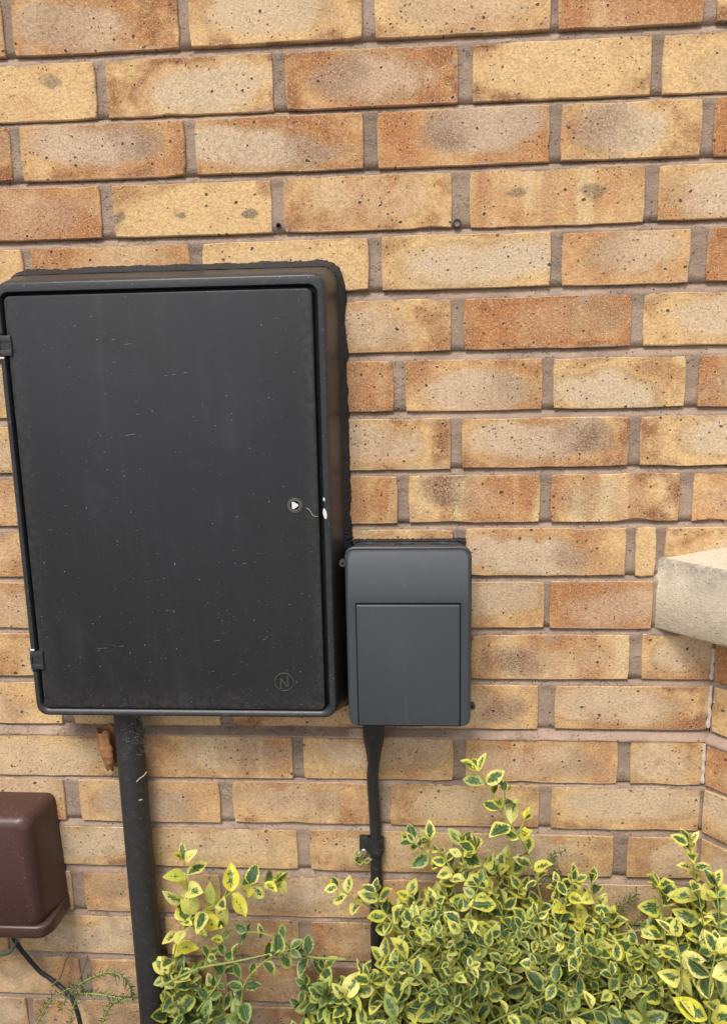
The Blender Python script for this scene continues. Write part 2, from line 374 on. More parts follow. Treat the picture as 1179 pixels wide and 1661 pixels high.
# ------------------------------------------------------------ walls
LOW = -0.006                                     # courses below the ledge stand 6 mm proud
eoff = [-1.4, -2.3, 1.1, 3.2, 3.7, .6, -1.6, -3, -2.5, -1, .7, .9, 2, -2.5, 2, 1.6, -1.5, 0, 0, 0, 0]
def zbot(k): return -0.075 * k + (eoff[k] / 1200 if 0 <= k < len(eoff) else 0)
BH = 0.0655
ZLEDGE_HI, ZLEDGE_LO = zbot(12) - 0.001, zbot(13) + BH + 0.002
def face_y(z):
    t = (ZLEDGE_HI - z) / (ZLEDGE_HI - ZLEDGE_LO); t = max(0, min(1, t)); return LOW * t * t
YM = {0: 45, 1: 140, 2: 240, 3: 335, 4: 430, 5: 525, 6: 620, 7: 720, 8: 810, 9: 898, 10: 980, 11: 1068, 12: 1145, 13: 1230, 14: 1300, 15: 1375, 16: 1445, 17: 1510, 18: 1575}
CORNER, CORNER_LOW = 0.4075, 0.402
# (left px, right px, tone, pale core, dark left, dark right, bands, smudge)
BR = {
 0: [(-260, 5, .6, .3, 0, 0, 0, 0), (20, 290, .62, .7, .35, .0, 0, 0), (308, 588, .2, .75, 0, .15, 0, 0), (608, 893, .35, .5, .2, 0, 0, 0), (905, 1140, .75, .1, 0, 0, .4, 0), (1160, 1420, .35, .3, 0, 0, 0, 0)],
 1: [(-125, 155, .2, .15, 0, 0, 0, .8), (172, 443, .42, .85, 0, 0, 0, 0), (463, 743, .68, .75, .8, 0, 0, 0), (766, 1055, .12, .15, 0, 0, 0, 0), (1073, 1350, .08, .45, .15, 0, 0, 0)],
 2: [(-240, 17, .75, .2, 0, .5, 0, 0), (33, 300, .68, .9, 0, .9, 0, 0), (317, 590, .6, .9, 0, .75, 0, 0), (612, 891, .75, .9, .9, .25, 0, 0), (909, 1136, .33, .9, .6, 0, 0, 0), (1156, 1420, .72, .5, .3, 0, 0, 0)],
 3: [(-110, 163, .85, .35, .2, .2, 0, 0), (183, 441, .12, .1, 0, 0, 0, 1), (460, 733, .4, .35, 0, .0, .3, 0), (762, 1045, .45, .1, 0, 0, .75, .8), (1066, 1330, .35, .85, 0, .6, 0, 0)],
 4: [(-230, 38, .3, .2, 0, 0, 0, .3), (50, 308, .55, .3, 0, 0, 0, 0), (330, 598, .12, .2, 0, 0, 0, 0), (619, 893, .05, .95, 0, 0, 0, 0), (911, 1119, .5, .7, .45, 0, 0, 0), (1145, 1410, .8, .1, 0, 0, 0, 0)],
 5: [(-105, 165, .5, .5, 0, 0, 0, 0), (180, 443, .4, .5, .4, 0, 0, 0), (460, 732, .55, .7, 0, .3, 0, 0), (752, 1024, .85, .2, 0, .45, .15, 0), (1043, 1310, .3, .8, 0, .1, 0, 0)],
 6: [(-190, 75, .5, .6, 0, .4, 0, 0), (92, 347, .5, .3, 0, 0, .5, 0), (365, 638, .75, .2, 0, 0, .2, 0), (657, 880, .6, .8, 0, .45, 0, 0), (897, 1112, 0, 1, 0, 0, 0, 0), (1132, 1400, .75, .35, .3, 0, 0, 0)],
 7: [(-90, 170, .3, .6, 0, .3, 0, 0), (188, 441, .4, .5, 0, 0, 0, 0), (460, 731, .4, .7, .1, .2, 0, 0), (749, 1020, .5, .9, 0, 1, 0, 0), (1037, 1290, 0, .9, 0, 0, 0, 0)],
 8: [(-175, 85, .45, .3, 0, 0, 0, 0), (102, 355, .5, .6, .5, 0, 0, 0), (373, 645, .75, .15, 0, 0, .3, 0), (663, 876, .55, .3, .9, 0, .95, 0), (893, 1102, .5, .3, .4, 0, .95, 0), (1123, 1380, .65, .3, 0, 0, .3, 0)],
 9: [(-70, 185, .45, .3, 0, 0, 0, 0), (204, 460, .4, .5, 0, .3, 0, 0), (478, 735, .25, .4, 0, 0, 0, 0), (755, 1015, .5, .9, 0, .75, 0, 0), (1030, 1063, .15, 0, 0, 0, 0, 0), (1078, 1330, .15, .9, 0, 0, 0, .6)],
 10: [(-150, 98, .5, .5, 0, 0, 0, 0), (115, 365, .45, .5, .3, 0, 0, 0), (384, 618, .4, .5, 0, 0, 0, 0), (636, 883, .5, .8, .1, .3, 0, 0), (891, 1058, .85, .55, 0, 0, 0, 0)],
 11: [(-40, 210, .45, .3, 0, 0, 0, 0), (228, 478, .4, .5, 0, 0, 0, 0), (495, 745, .4, .3, 0, 0, 0, 0), (763, 1020, .45, .4, .85, 0, .8, 0), (1040, 1155, .3, .8, 0, .1, 0, .3)],
 12: [(-135, 100, .3, .6, 0, 0, 0, 0), (118, 358, .3, .4, 0, 0, 0, 0), (376, 605, .5, .3, 0, 0, 0, 0), (640, 873, .55, .5, 0, .8, .4, 0), (899, 1153, .45, .8, 0, .35, 0, 0)],
 13: [(-325, -76, .5, .3, 0, 0, 0, 0), (-58, 198, .12, .6, 0, 0, .45, .1), (220, 475, .45, .5, .0, .4, .6, 0), (492, 735, .45, .7, 0, .15, 0, 0), (755, 1002, .55, .55, 0, .7, .55, 0), (1022, 1140, .35, .7, 0, 0, .2, .35)],
 14: [(-150, 106, .45, .5, 0, 0, 0, 0), (130, 357, .4, .8, .3, .5, .4, .2), (378, 602, .5, .5, 0, .5, .6, 0), (632, 875, .4, .6, 0, 0, 0, 0), (893, 1143, .25, .9, .0, 0, 0, 0)],
 15: [(-250, -20, .4, .5, 0, 0, 0, 0), (0, 225, .15, .8, .3, 0, 0, .3), (247, 483, .3, .55, 0, 0, 0, 0), (502, 735, .3, .4, 0, 0, 0, 0), (757, 995, .3, .8, 0, 0, 0, .2), (1017, 1130, .4, .6, 0, 0, 0, .1)],
 16: [(-115, 118, .3, .6, 0, 0, 0, 0), (137, 358, .55, .4, .4, 0, 0, .3), (378, 600, .35, .8, .2, 0, 0, 0), (620, 850, .5, .5, 0, 0, 0, 0), (868, 1110, .4, .5, 0, 0, 0, 0)],
 17: [(-210, 12, .3, .5, 0, 0, 0, 0), (32, 250, .2, .7, .0, 0, 0, .3), (268, 485, .45, .4, 0, 0, 0, 0), (505, 740, .5, .4, 0, 0, 0, 0), (758, 985, .5, .4, 0, 0, 0, 0), (1003, 1100, .5, .4, 0, 0, 0, 0)],
 18: [(-100, 130, .5, .4, 0, 0, 0, 0), (148, 368, .5, .4, 0, 0, 0, 0), (386, 605, .5, .4, 0, 0, 0, 0), (623, 850, .5, .4, 0, 0, 0, 0), (868, 1095, .5, .4, 0, 0, 0, 0)],
}
def brick_mesh(hl, hh, depth=0.05):
    b = MB(); per = []
    nl, ns = max(3, int(hl / 0.013)), 4
    def J(s=0.0003): return rnd.gauss(0, s) - (abs(rnd.gauss(0, .0016)) if rnd.random() < .05 else 0)
    for k in range(nl): per.append((-hl + 2 * hl * k / nl, -hh, 0, -1))
    for k in range(ns): per.append((hl, -hh + 2 * hh * k / ns, 1, 0))
    for k in range(nl): per.append((hl - 2 * hl * k / nl, hh, 0, 1))
    for k in range(ns): per.append((-hl, hh - 2 * hh * k / ns, -1, 0))
    out, mid, inn = [], [], []
    for i, (x, z, nx_, nz) in enumerate(per):
        j = J(); cor = (abs(abs(x) - hl) < 1e-6 and abs(abs(z) - hh) < 1e-6)
        sx, sz = (math.copysign(1, x) if abs(abs(x) - hl) < 1e-6 else 0), (math.copysign(1, z) if abs(abs(z) - hh) < 1e-6 else 0)
        x += sx * j; z += sz * j
        if cor: x -= sx * .0012; z -= sz * .0008
        out.append((x, depth, z)); mid.append((x, 0.0008 + abs(rnd.gauss(0, .0003)), z))
        e = 0.0007 + abs(rnd.gauss(0, .0003)); inn.append((x - sx * e, rnd.gauss(0, .00015), z - sz * e))
    b.loft([out, mid, inn], False, True)
    return b
nb = 0
def put_brick(parent, x0, x1, k, attrs, origin=None, ang=0.0, yoff=0.0):
    """one brick between x0 and x1 (metres along the wall) in course k"""
    global nb
    nb += 1
    hl = (x1 - x0) / 2; hh = BH / 2 + rnd.gauss(0, .0005); z = zbot(k) + BH / 2 + rnd.gauss(0, .0003)
    me = brick_mesh(hl, hh)
    o = me.build('brick', M['brick'])
    o.parent = parent
    p = Vector(((x0 + x1) / 2, yoff + rnd.uniform(-.0009, .0009), z))
    if ang:
        c, s = math.cos(-ang), math.sin(-ang); p = Vector((origin.x + p.x * c - p.y * s, origin.y + p.x * s + p.y * c, z))
    o.location = p - parent.location
    o.rotation_euler = (rnd.gauss(0, .004), rnd.gauss(0, .002), -ang + rnd.gauss(0, .002))
    for n, v in zip(('tone', 'pale', 'dark_left', 'dark_right', 'band', 'smudge'), attrs): o[n] = float(v)
    o['scorch'] = rnd.choice((0.0, .3, .6, .9)); o['core_u'] = rnd.uniform(-.3, .3); o['core_v'] = rnd.uniform(-.3, .3); o['core_w'] = rnd.uniform(.8, 2.0); o['half_length'] = hl; o['seed'] = (nb * 0.6180339) % 1.0 * 10 + 0.1
    o['dulling'] = float(min(.62, .12 + max(0, -z - 0.80) * 1.0)) if k > 8 else 0.05  # brown dulling, stronger on courses nearer the ground
    return o
def rattr(): return (rnd.uniform(.05, .85), rnd.choice((.2, .5, .8)), rnd.choice((0, 0, .6)), rnd.choice((0, 0, .6)), rnd.choice((0, 0, .6)), 0)

def mortar_sheet(x0, x1, z0, z1, step, yfun):
    """joints struck at a slant: pressed in under each brick, flush on the brick below"""
    rows = []; k = 20
    while k > -4:
        bot, top, nxt = zbot(k), zbot(k) + BH, zbot(k - 1)
        for j in range(9): rows.append((bot + .003 + (top - bot - .003) * j / 9, .0030))
        for j in range(6):
            t = j / 5; rows.append((top - .0005 + (nxt - top + .001) * t, .0010 + .0068 * t ** 1.3))
        k -= 1
    rows = [q for q in rows if z0 <= q[0] <= z1]
    nx_, nz = int((x1 - x0) / step), len(rows) - 1; vs = []
    for (z, dep) in rows:
        fy = yfun(z)
        for i in range(nx_ + 1):
            x = x0 + (x1 - x0) * i / nx_
            n = noise.noise(Vector((x * 22, z * 22, 1))) * 0.0010 + noise.noise(Vector((x * 110, z * 160, 5))) * 0.0009
            vs.append((x, fy + dep + n, z))
    b = MB(); b.v = vs
    b.f = [(j * (nx_ + 1) + i, j * (nx_ + 1) + i + 1, (j + 1) * (nx_ + 1) + i + 1, (j + 1) * (nx_ + 1) + i) for j in range(nz) for i in range(nx_)]
    return b

wall = thing('brick_wall', (0, 0, GZ), 'buff and orange brick house wall behind the electrical boxes', 'wall')
LEFT, RIGHT, TOP = -1.45, 1.15, 0.40
mortar_sheet(-0.72, CORNER + .003, -1.46, 0.12, 0.0036, face_y).build('mortar', M['mortar'], wall, smooth=80)
b = MB()
for x0, x1, z0, z1 in ((LEFT, -.72, -1.5, TOP), (-.72, CORNER + .003, .12, TOP), (CORNER + .003, RIGHT, -.74, TOP)):
    b.add([(x0, .0035, z0), (x1, .0035, z0), (x1, .0035, z1), (x0, .0035, z1)], [(0, 1, 2, 3)])
b.build('mortar', M['mortar'], wall)
b = MB(); b.box(LEFT, RIGHT, .04, .10, -1.5, TOP); b.build('backing_masonry', M['mortar'], wall)
def fill(parent, k, xs, xe, dirn):
    x = xs
    while (x < xe if dirn > 0 else x > xe):
        a, b_ = (x + .010, x + .225) if dirn > 0 else (x - .225, x - .010)
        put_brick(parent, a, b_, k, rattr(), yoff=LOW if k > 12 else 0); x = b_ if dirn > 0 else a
for k in range(-5, 20):
    if k in BR:
        rows = BR[k]; yo = LOW if k > 12 else 0.0; first = last = None
        for (l, r, *a) in rows:
            X0, X1 = at(l, YM[k], -yo).x, at(r, YM[k], -yo).x
            if k > 10: X1 = min(X1, (CORNER if k < 13 else CORNER_LOW) - .002)
            if k >= 13 and X0 > CORNER_LOW - .02: continue
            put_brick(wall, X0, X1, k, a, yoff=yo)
            first = X0 if first is None else first; last = X1
        fill(wall, k, first, LEFT, -1)
        if k <= 9: fill(wall, k, last, RIGHT - .2, 1)
    else:
        s = -0.4906 if k % 2 == 0 else -0.3764
        if k < 0:
            fill(wall, k, s - .010, RIGHT - .2, 1); fill(wall, k, s, LEFT, -1)
        else:
            fill(wall, k, s, LEFT, -1); x = s
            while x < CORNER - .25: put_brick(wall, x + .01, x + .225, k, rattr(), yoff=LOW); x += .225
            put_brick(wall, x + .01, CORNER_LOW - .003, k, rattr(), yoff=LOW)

# sloped mortar ledge, smeared up on the plinth course
b = MB(); loops = []
for i in range(221):
    x = -.72 + (CORNER_LOW + .72) * i / 220
    n = noise.noise(Vector((x * 30, 0, 4))) * .0016; n2 = noise.noise(Vector((x * 11, 2, 4)))
    drop = .0022 + max(0, n2) * .008 + n
    loops.append([Vector((x, .003, ZLEDGE_HI - .003 + n)), Vector((x, LOW * .55, ZLEDGE_HI - .007 + n)), Vector((x, LOW - .0012, ZLEDGE_LO + .0005)), Vector((x, LOW - .0016, ZLEDGE_LO - drop * .6)), Vector((x, LOW + .0012, ZLEDGE_LO - drop))])
b.loft([l[:3] for l in loops], close=False); b.build('mortar_ledge', M['mortar'], wall, smooth=70)
b = MB(); b.loft([l[2:] for l in loops], close=False); b.build('mortar_smear', M['ledge'], wall, smooth=70)
# weep tubes in two joints, one open, one stopped
for (px, py, rr, fillm) in ((452, 366, .0034, 'dark'), (741, 362, .0052, 'mortar')):
    p = at(px, py); b = MB(); c = (p.x, p.z)
    b.loft([circ(c, rr, .004, 14), circ(c, rr, -.0012, 14), circ(c, rr * .72, -.0012, 14), circ(c, rr * .72, .003, 14)])
    b.build('weep_tube', M['greydark'], wall, smooth=40)
    b = MB(); b.add(circ(c, rr * .74, .0006 if fillm == 'mortar' else .0018, 14), [tuple(range(14))]); b.build('tube_plug', M[fillm], wall)
# lime bead down the inner corner
for (pa, pb, dd, cx_) in (((1157, 1052), (1153, 1102), .001, CORNER), ((1155, 1112), (1151, 1180), .001, CORNER), ((1142, 1206), (1137, 1270), .006, CORNER_LOW)):
    z0, z1 = at(*pa, dd).z, at(*pb, dd).z; pts = []
    for i in range(14):
        t = i / 13; pts.append((cx_ - .001 + noise.noise(Vector((t * 5, z0 * 9, 0))) * .0012, -dd + .0008, z0 + (z1 - z0) * t))
    b = MB(); b.tube(pts, lambda t: .0027 + .0016 * noise.noise(Vector((t * 7, z1, 1))), 8); b.build('lime_bead', M['lime'], wall, smooth=60)

# bay wall, splayed towards the viewer, with its stone sill
ANG = R(47)
bay = thing('bay_wall', (CORNER, 0, GZ), 'splayed brick wall under the stone window sill at the right edge', 'wall')
for (z0, z1, yo, cx_) in ((zbot(13) + BH + .006, -.72, 0, CORNER), (-1.5, zbot(13) + BH + .004, LOW, CORNER_LOW)):
    b = MB(); O = Vector((cx_, yo, 0)); vs = []
    nx_, nz = 60, max(4, int((z1 - z0) / .008))
    dv = Vector((math.cos(ANG), -math.sin(ANG), 0)); nv = Vector((-math.sin(ANG), -math.cos(ANG), 0))
    for j in range(nz + 1):
        for i in range(nx_ + 1):
            s_ = .8 * (i / nx_) ** 1.6; z = z0 + (z1 - z0) * j / nz
            vs.append(O + dv * s_ + nv * (-.0036 + noise.noise(Vector((s_ * 60, z * 60, 0))) * .001) + Vector((0, 0, z)))
    b.add(vs, [(j * (nx_ + 1) + i, j * (nx_ + 1) + i + 1, (j + 1) * (nx_ + 1) + i + 1, (j + 1) * (nx_ + 1) + i) for j in range(nz) for i in range(nx_)])
    b.build('mortar', M['mortar'], bay, smooth=80)
battr = {11: (.9, .1, 0, 0, 0, 0), 12: (.3, .5, 0, 0, 0, 0), 13: (.75, .4, 0, 0, 0, 0), 14: (.3, .8, 0, 0, 0, 0), 15: (.4, .8, 0, 0, 0, 0)}
for k in range(10, 20):
    yo = LOW if k > 12 else 0; O = Vector((CORNER if k < 13 else CORNER_LOW, yo, 0)); x = .0015 - .010
    first = .1 if k % 2 else .2125
    for i in range(4):
        L = first if i == 0 else .215
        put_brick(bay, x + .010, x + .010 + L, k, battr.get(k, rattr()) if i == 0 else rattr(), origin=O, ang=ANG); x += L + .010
# ledge on the bay
b = MB(); O = Vector((CORNER_LOW, LOW, 0)); loops = []
for i in range(81):
    s_ = .8 * i / 80; n = noise.noise(Vector((s_ * 40, 3, 3))) * .0015
    q = lambda off, z: O + dv * s_ + nv * off + Vector((0, 0, z))
    loops.append([q(-.010, ZLEDGE_HI - .003 + n), q(-.003, ZLEDGE_HI - .007 + n), q(.0012, ZLEDGE_LO), q(.0016, ZLEDGE_LO - .004 + n), q(-.001, ZLEDGE_LO - .007 + n)])
b.loft(loops, close=False); b.build('mortar_ledge', M['ledge'], bay, smooth=70)
# sill
pA, pB, pE = at(1074, 905), at(1071, 1021), at(1179, 888)
sx = pA.x - .002; slope = (pE.z - pA.z) / (pE.x - pA.x)
def top_z(p):                                    # weathered top: level along the front edge, rising inwards
    off = (Vector((p.x - sx, p.y, 0))).dot(nv); return pA.z - off * slope / math.sin(ANG)
b = MB(); loops = []; NS = 60
for i in range(NS + 1):
    s_ = -.03 + .95 * (i / NS); base = Vector((sx, 0, 0)) + dv * s_; jn = lambda a, w=.0022: noise.noise(Vector((s_ * 45, a, 2))) * w
    F, K = base + nv * 0, base - nv * .16
    zt, zb = pA.z, pB.z
    def q(off, z): p = base + nv * off; return Vector((p.x, p.y, z))
    tz = lambda off: pA.z - off * slope / math.sin(ANG)
    loops.append([q(-.16, zb), q(-.03, zb + .003), q(-.004 + jn(1), zb + jn(2)), q(0 + jn(3), zb + .004 + jn(4, .002)), q(0 + jn(5, .0006), (zt + zb) / 2), q(jn(6), zt - .004 + jn(7)), q(-.004 + jn(8), tz(-.004) - .0006 + jn(9)), q(-.04, tz(-.04) + jn(10, .0006)), q(-.16, tz(-.16))])
b.loft(loops, True, True); b.build('window_sill', M['stone'], bay, smooth=50)

# ------------------------------------------------------------ large black meter box
mbx = thing('meter_box', (-.305, 0, -.86), 'large black plastic meter box on the wall with a scratched door', 'meter box')
X0, X1, Z0, Z1, D = -.5085, -.1020, -.8490, -.2825, .070
rings = [rrect(-.522, -.0895, -.868, -.2650, .020, .002), rrect(-.5205, -.0900, -.866, -.2665, .020, -.012), rrect(X0 - .0035, X1 + .0035, Z0 - .003, Z1 + .0045, .020, -D + .010),
         rrect(X0 - .0012, X1 + .0012, Z0 - .001, Z1 + .0015, .017, -D + .0025), rrect(X0, X1, Z0, Z1, .015, -D + .0007), rrect(X0 + .0015, X1 - .0015, Z0 + .0015, Z1 - .0015, .014, -D)]
IX0, IX1, IZ0, IZ1 = X0 + .0065, X1 - .0085, Z0 + .0085, Z1 - .0110
rings += [rrect(IX0 - .0012, IX1 + .0016, IZ0 - .0042, IZ1 + .001, .012, -D), rrect(IX0 - .0003, IX1 + .0004, IZ0 - .0014, IZ1 + .0003, .0115, -D + .0026), rrect(IX0, IX1, IZ0, IZ1, .011, -D + .0050), rrect(IX0, IX1, IZ0, IZ1, .011, -D + .024)]
b = MB(); b.loft(rings, False, True); b.build('body', M['frame'], mbx, smooth=50)
DX0, DX1, DZ0, DZ1 = IX0 + .0035, IX1 - .0055, IZ0 + .0012, IZ1 - .0040
b = MB(); b.loft([rrect(DX0, DX1, DZ0, DZ1, .008, -D + .022), rrect(DX0, DX1, DZ0, DZ1, .008, -D + .0035), rrect(DX0 + .0007, DX1 - .0007, DZ0 + .0007, DZ1 - .0007, .0075, -D + .0020), rrect(DX0 + .0022, DX1 - .0022, DZ0 + .0022, DZ1 - .0022, .007, -D + .0014)], False, True)
door = b.build('door', M['door'], mbx, smooth=40)
DF = -D + .0014
for py in (561, 1071):                            # hinges on the left edge: plate with a slot round a pin
    zc = at(10, py, D).z; h = .0125; b = MB()
    b.box(X0 - .0018, DX0 + .006, -D - .0012, -D + .012, zc + h * .35, zc + h, .0008)
    b.box(X0 - .0018, DX0 + .006, -D - .0012, -D + .012, zc - h, zc - h * .42, .0008)
    b.box(X0 - .0018, X0 + .0006, -D - .0010, -D + .012, zc - h * .43, zc + h * .36)
    b.box(X0 + .0045, DX0 + .006, -D - .0010, -D + .012, zc - h * .43, zc + h * .36)
    hg = b.build('hinge', M['frame'], mbx, smooth=40)
    b = MB(); b.box(X0 + .0006, X0 + .0045, -D + .004, -D + .012, zc - h * .43, zc + h * .36); b.build('hinge_slot', M['dark'], hg).location = Vector((0, 0, 0))
    for s_ in (-1, 1):
        b = MB(); b.box(X0 - .001, X0 + .005, -D - .0006, -D + .002, zc + s_ * (h + .0022) - .0011, zc + s_ * (h + .0022) + .0011, .0004)
        b.build('rim_break', M['white' if s_ * (1 if py < 800 else -1) < 0 else 'dark'], hg).location = Vector((0, 0, 0))
# children of a part parented above were built in world coordinates: make that explicit
lp = at(478, 820, D); lc = (lp.x, lp.z)
b = MB(); b.loft([circ(lc, .0098, DF + .001), circ(lc, .0094, DF - .0006), circ(lc, .0084, DF - .0006), circ(lc, .0080, DF + .0002), circ(lc, .0074, DF - .0010), circ(lc, .0062, DF - .0010), circ(lc, .0056, DF + .0004)], False, True)
lock = b.build('lock', M['scratch'], mbx, smooth=35)
b = MB(); b.add(circ(lc, .0064, DF - .0003), [tuple(range(24))]); b.build('lock_well', M['dark'], mbx)
b = MB(); tri = [(-.0036, .0042), (-.0012, .0046), (.0044, .0010), (.0046, -.0006), (-.0010, -.0046), (-.0036, -.0040)]
b.loft([[Vector((lc[0] + x, DF + .002, lc[1] + z)) for x, z in tri], [Vector((lc[0] + x, DF - .0008, lc[1] + z)) for x, z in tri]], False, True); b.build('lock_spindle', M['white'], mbx)
# faint stadium outline beside the lock, a stray fibre, chips of white paint
b = MB(); sc = at(498, 821, D); pts = []
for k in range(40):
    a = k / 39 * math.pi * 1.75 - math.pi * .38
    pts.append((sc.x + .0075 * math.cos(a) + .0005, DF - .0001, sc.z + math.copysign(.0135, math.sin(a)) + .0075 * math.sin(a)))
pts = [(sc.x - .0072, DF - .0001, sc.z - .0125)] + [(sc.x + .0075 * math.cos(t), DF - .0001, sc.z - .0135 + .0075 * math.sin(t)) for t in [math.pi * (1 + i / 12) for i in range(13)]] + [(sc.x + .0075 * math.cos(t), DF - .0001, sc.z + .0135 + .0075 * math.sin(t)) for t in [math.pi * i / 12 for i in range(13)]] + [(sc.x - .0073, DF - .0001, sc.z + .0095)]
b.tube(pts, .00030, 5); b.build('cover_outline', M['scuffed'], mbx)
fb = MB(); fb.tube(spline([at(497, 824, D) + Vector((0, .001, 0)), at(503, 828, D) + Vector((0, -.001, 0)), at(508, 836, D) + Vector((0, -.001, 0)), at(516, 838, D) + Vector((0, .001, 0))]), .00035, 5); fb.build('stray_fibre', M['straw'], mbx)
for (px, py, w, h, mt) in ((527, 833, .0024, .0068, 'white'), (525.5, 810, .0012, .0022, 'white')):
    p = at(px, py, D); b = MB(); pts = []
    for k in range(12):
        a = 6.283 * k / 12; rr = 1 + .3 * noise.noise(Vector((math.cos(a) * 2, math.sin(a) * 2, py))); pts.append((p.x + w * rr * math.cos(a) + h * .12 * math.sin(a) * -1, p.z + h * rr * math.sin(a)))
    b.loft([[Vector((x, -D + .001, z)) for x, z in pts], [Vector((x, -D - .0004, z)) for x, z in pts]], False, True); b.build('paint_chip', M['white'], mbx)
# moulded roundel
ep = at(461, 1107, D); b = MB(); ec = (ep.x, ep.z)
b.loft([circ(ec, .0133, DF + .0006, 40), circ(ec, .0129, DF - .0009, 40), circ(ec, .0119, DF - .0011, 40), circ(ec, .0112, DF + .0002, 40), circ(ec, .0110, DF + .0006, 40)])
em = b.build('emblem', M['scuffed'], mbx, smooth=50)
def stroke(b, p, q, w, y0, y1):
    p, q = Vector((p[0], 0, p[1])), Vector((q[0], 0, q[1])); t = (q - p).normalized(); n = Vector((-t.z, 0, t.x)) * w
    vs = [p + n, p - n, q - n, q + n]
    b.loft([[v + Vector((0, y0, 0)) for v in vs], [v + Vector((0, y1, 0)) for v in vs]], False, True)
b = MB()
stroke(b, (ec[0] + .0050, ec[1] + .0088), (ec[0] + .0050, ec[1] - .0066), .0012, DF + .0006, DF - .0013)
stroke(b, (ec[0] - .0040, ec[1] + .0050), (ec[0] + .0042, ec[1] - .0062), .0012, DF + .0006, DF - .0015)
stroke(b, (ec[0] - .0046, ec[1] + .0048), (ec[0] - .0046, ec[1] - .0096), .0011, DF + .0006, DF - .0012)
b.build('emblem_strokes', M['scuffed'], mbx, smooth=30)
b = MB()                                         # hairline scratches, thickest towards the bottom of the door
for i in range(230):
    z = DZ0 + (DZ1 - DZ0) * rnd.random() ** 2.0 * .95 + .006; x = rnd.uniform(DX0 + .006, DX1 - .006); L = rnd.choice((.002, .003, .005, .011)) * rnd.uniform(.6, 1.2); a = rnd.gauss(.1, .5) if rnd.random() < .7 else rnd.uniform(0, 3.1); cv = rnd.gauss(0, .35)
    pts = [(x + L * (t - .5) * math.cos(a + cv * t), DF + .00002, z + L * (t - .5) * math.sin(a + cv * t)) for t in (0, .33, .66, 1)]
    if all(DX0 + .003 < q[0] < DX1 - .003 and DZ0 + .003 < q[2] for q in pts): b.tube(pts, rnd.choice((.00007, .0001, .00018)), 4)
b.build('scratches', M['scratch'], mbx)['kind'] = 'stuff'
# ragged sealant bead round the box
b = MB(); path = rrect(-.521, -.0885, -.866, -.2640, .022, 0, 12); dense = []
for i in range(len(path)):
    p, q = path[i], path[(i + 1) % len(path)]; n = max(1, int((q - p).length / .0028))
    for k in range(n): dense.append(p.lerp(q, k / n))
cen = Vector((-.305, 0, -.565)); loops = []
for i, p in enumerate(dense):
    out = Vector((1 if p.x > -.11 else (-1 if p.x < -.5 else 0), 0, 1 if p.z > -.287 else (-1 if p.z < -.845 else 0)))
    if out.length == 0: out = p - cen
    out.normalize()
    w = .0080 + .0030 * noise.noise(p * 28) + .0014 * noise.noise(p * 120) + .0013 * noise.noise(p * 330)
    if p.z < -.86: w = .0025
    if p.z > -.27 and p.x < -.12: w *= .9
    h = .0085 + .0030 * noise.noise(p * 35 + Vector((9, 0, 0))) + .0016 * noise.noise(p * 330)
    loops.append([p - out * .004 + Vector((0, .004, 0)), p - out * .002 + Vector((0, -h - .004, 0)), p + out * w * .25 + Vector((0, -h, 0)), p + out * w * .62 + Vector((0, -h * (.55 + .25 * noise.noise(p * 300)), 0)), p + out * w * .95 + Vector((0, -.0016, 0)), p + out * w + Vector((0, .004, 0))])
loops.append(loops[0]); b.loft(loops, close=False); b.build('sealant', M['sealant'], mbx, smooth=50)

# ------------------------------------------------------------ grey isolator box
gbx = thing('isolator_box', (0, 0, -.85), 'small slate grey plastic box with a lift-up cover, right of the large box', 'electrical box')
b = MB(); b.loft([rrect(-.0822, .0715, -.862, -.6262, .012, .002), rrect(-.0822, .0720, -.862, -.6250, .012, -.058)], False, True); b.build('back_box', M['greydark'], gbx, smooth=40)
lx0, lx1, lz1, lz0 = -.0852, .0757, -.6185, -.8600
fl = at(560, 900, .088); fr_ = at(763, 901, .088); fz0 = at(600, 1177, .088).z
b = MB(); b.loft([rrect(lx0 + .0016, lx1 - .0016, lz0 + .002, lz1 - .001, .011, -.056), rrect(lx0, lx1, lz0, lz1, .012, -.0575), rrect(lx0, lx1, lz0, lz1, .012, -.064), rrect(lx0 + .0008, lx1 - .0008, lz0 + .0008, lz1 - .0014, .012, -.065), rrect(lx0 + .0010, lx1 - .0010, lz0 + .001, lz1 - .0018, .012, -.066),
       rrect(lx0 + .0004, lx1 - .0006, fz0 - .004, lz1 - .0016, .012, -.067), rrect(fl.x - .0008, fr_.x + .0008, fz0 - .001, fl.z + .0022, .0105, -.0835), rrect(fl.x + .0002, fr_.x, fz0, fl.z + .0004, .0095, -.0868), rrect(fl.x + .0022, fr_.x - .0022, fz0 + .0015, fl.z - .0018, .008, -.0882)], True, False)
ZG = at(576, 978, .0885).z; tip_ = fl.z - .0018
def lidy(z):                                     # the upper part of the front leans back towards the wall
    t = max(0, (z - ZG) / (tip_ - ZG)); return .0190 * (t ** 1.6)
NP = 24; ring0 = b.v[-NP:]                       # last ring: close it with rows that follow the lean
zs = [ring0[i][2] for i in range(0, 6)]          # upper right arc, bottom to top
base_n = len(b.v) - NP
rowz = sorted(set([round(q[2], 6) for q in ring0] + [ZG + (zs[0] - ZG) * i / 10 for i in range(0, 10)]))
def xr(z):
    pr = [q for q in ring0 if q[0] > 0]; pr.sort(key=lambda q: q[2])
    for p0, p1 in zip(pr, pr[1:]):
        if p0[2] - 1e-7 <= z <= p1[2] + 1e-7: return p0[0] + (p1[0] - p0[0]) * (z - p0[2]) / max(1e-9, p1[2] - p0[2])
    return pr[-1][0]
ccx = (fl.x + fr_.x) / 2
rr_ = [(z, xr(z)) for z in rowz]
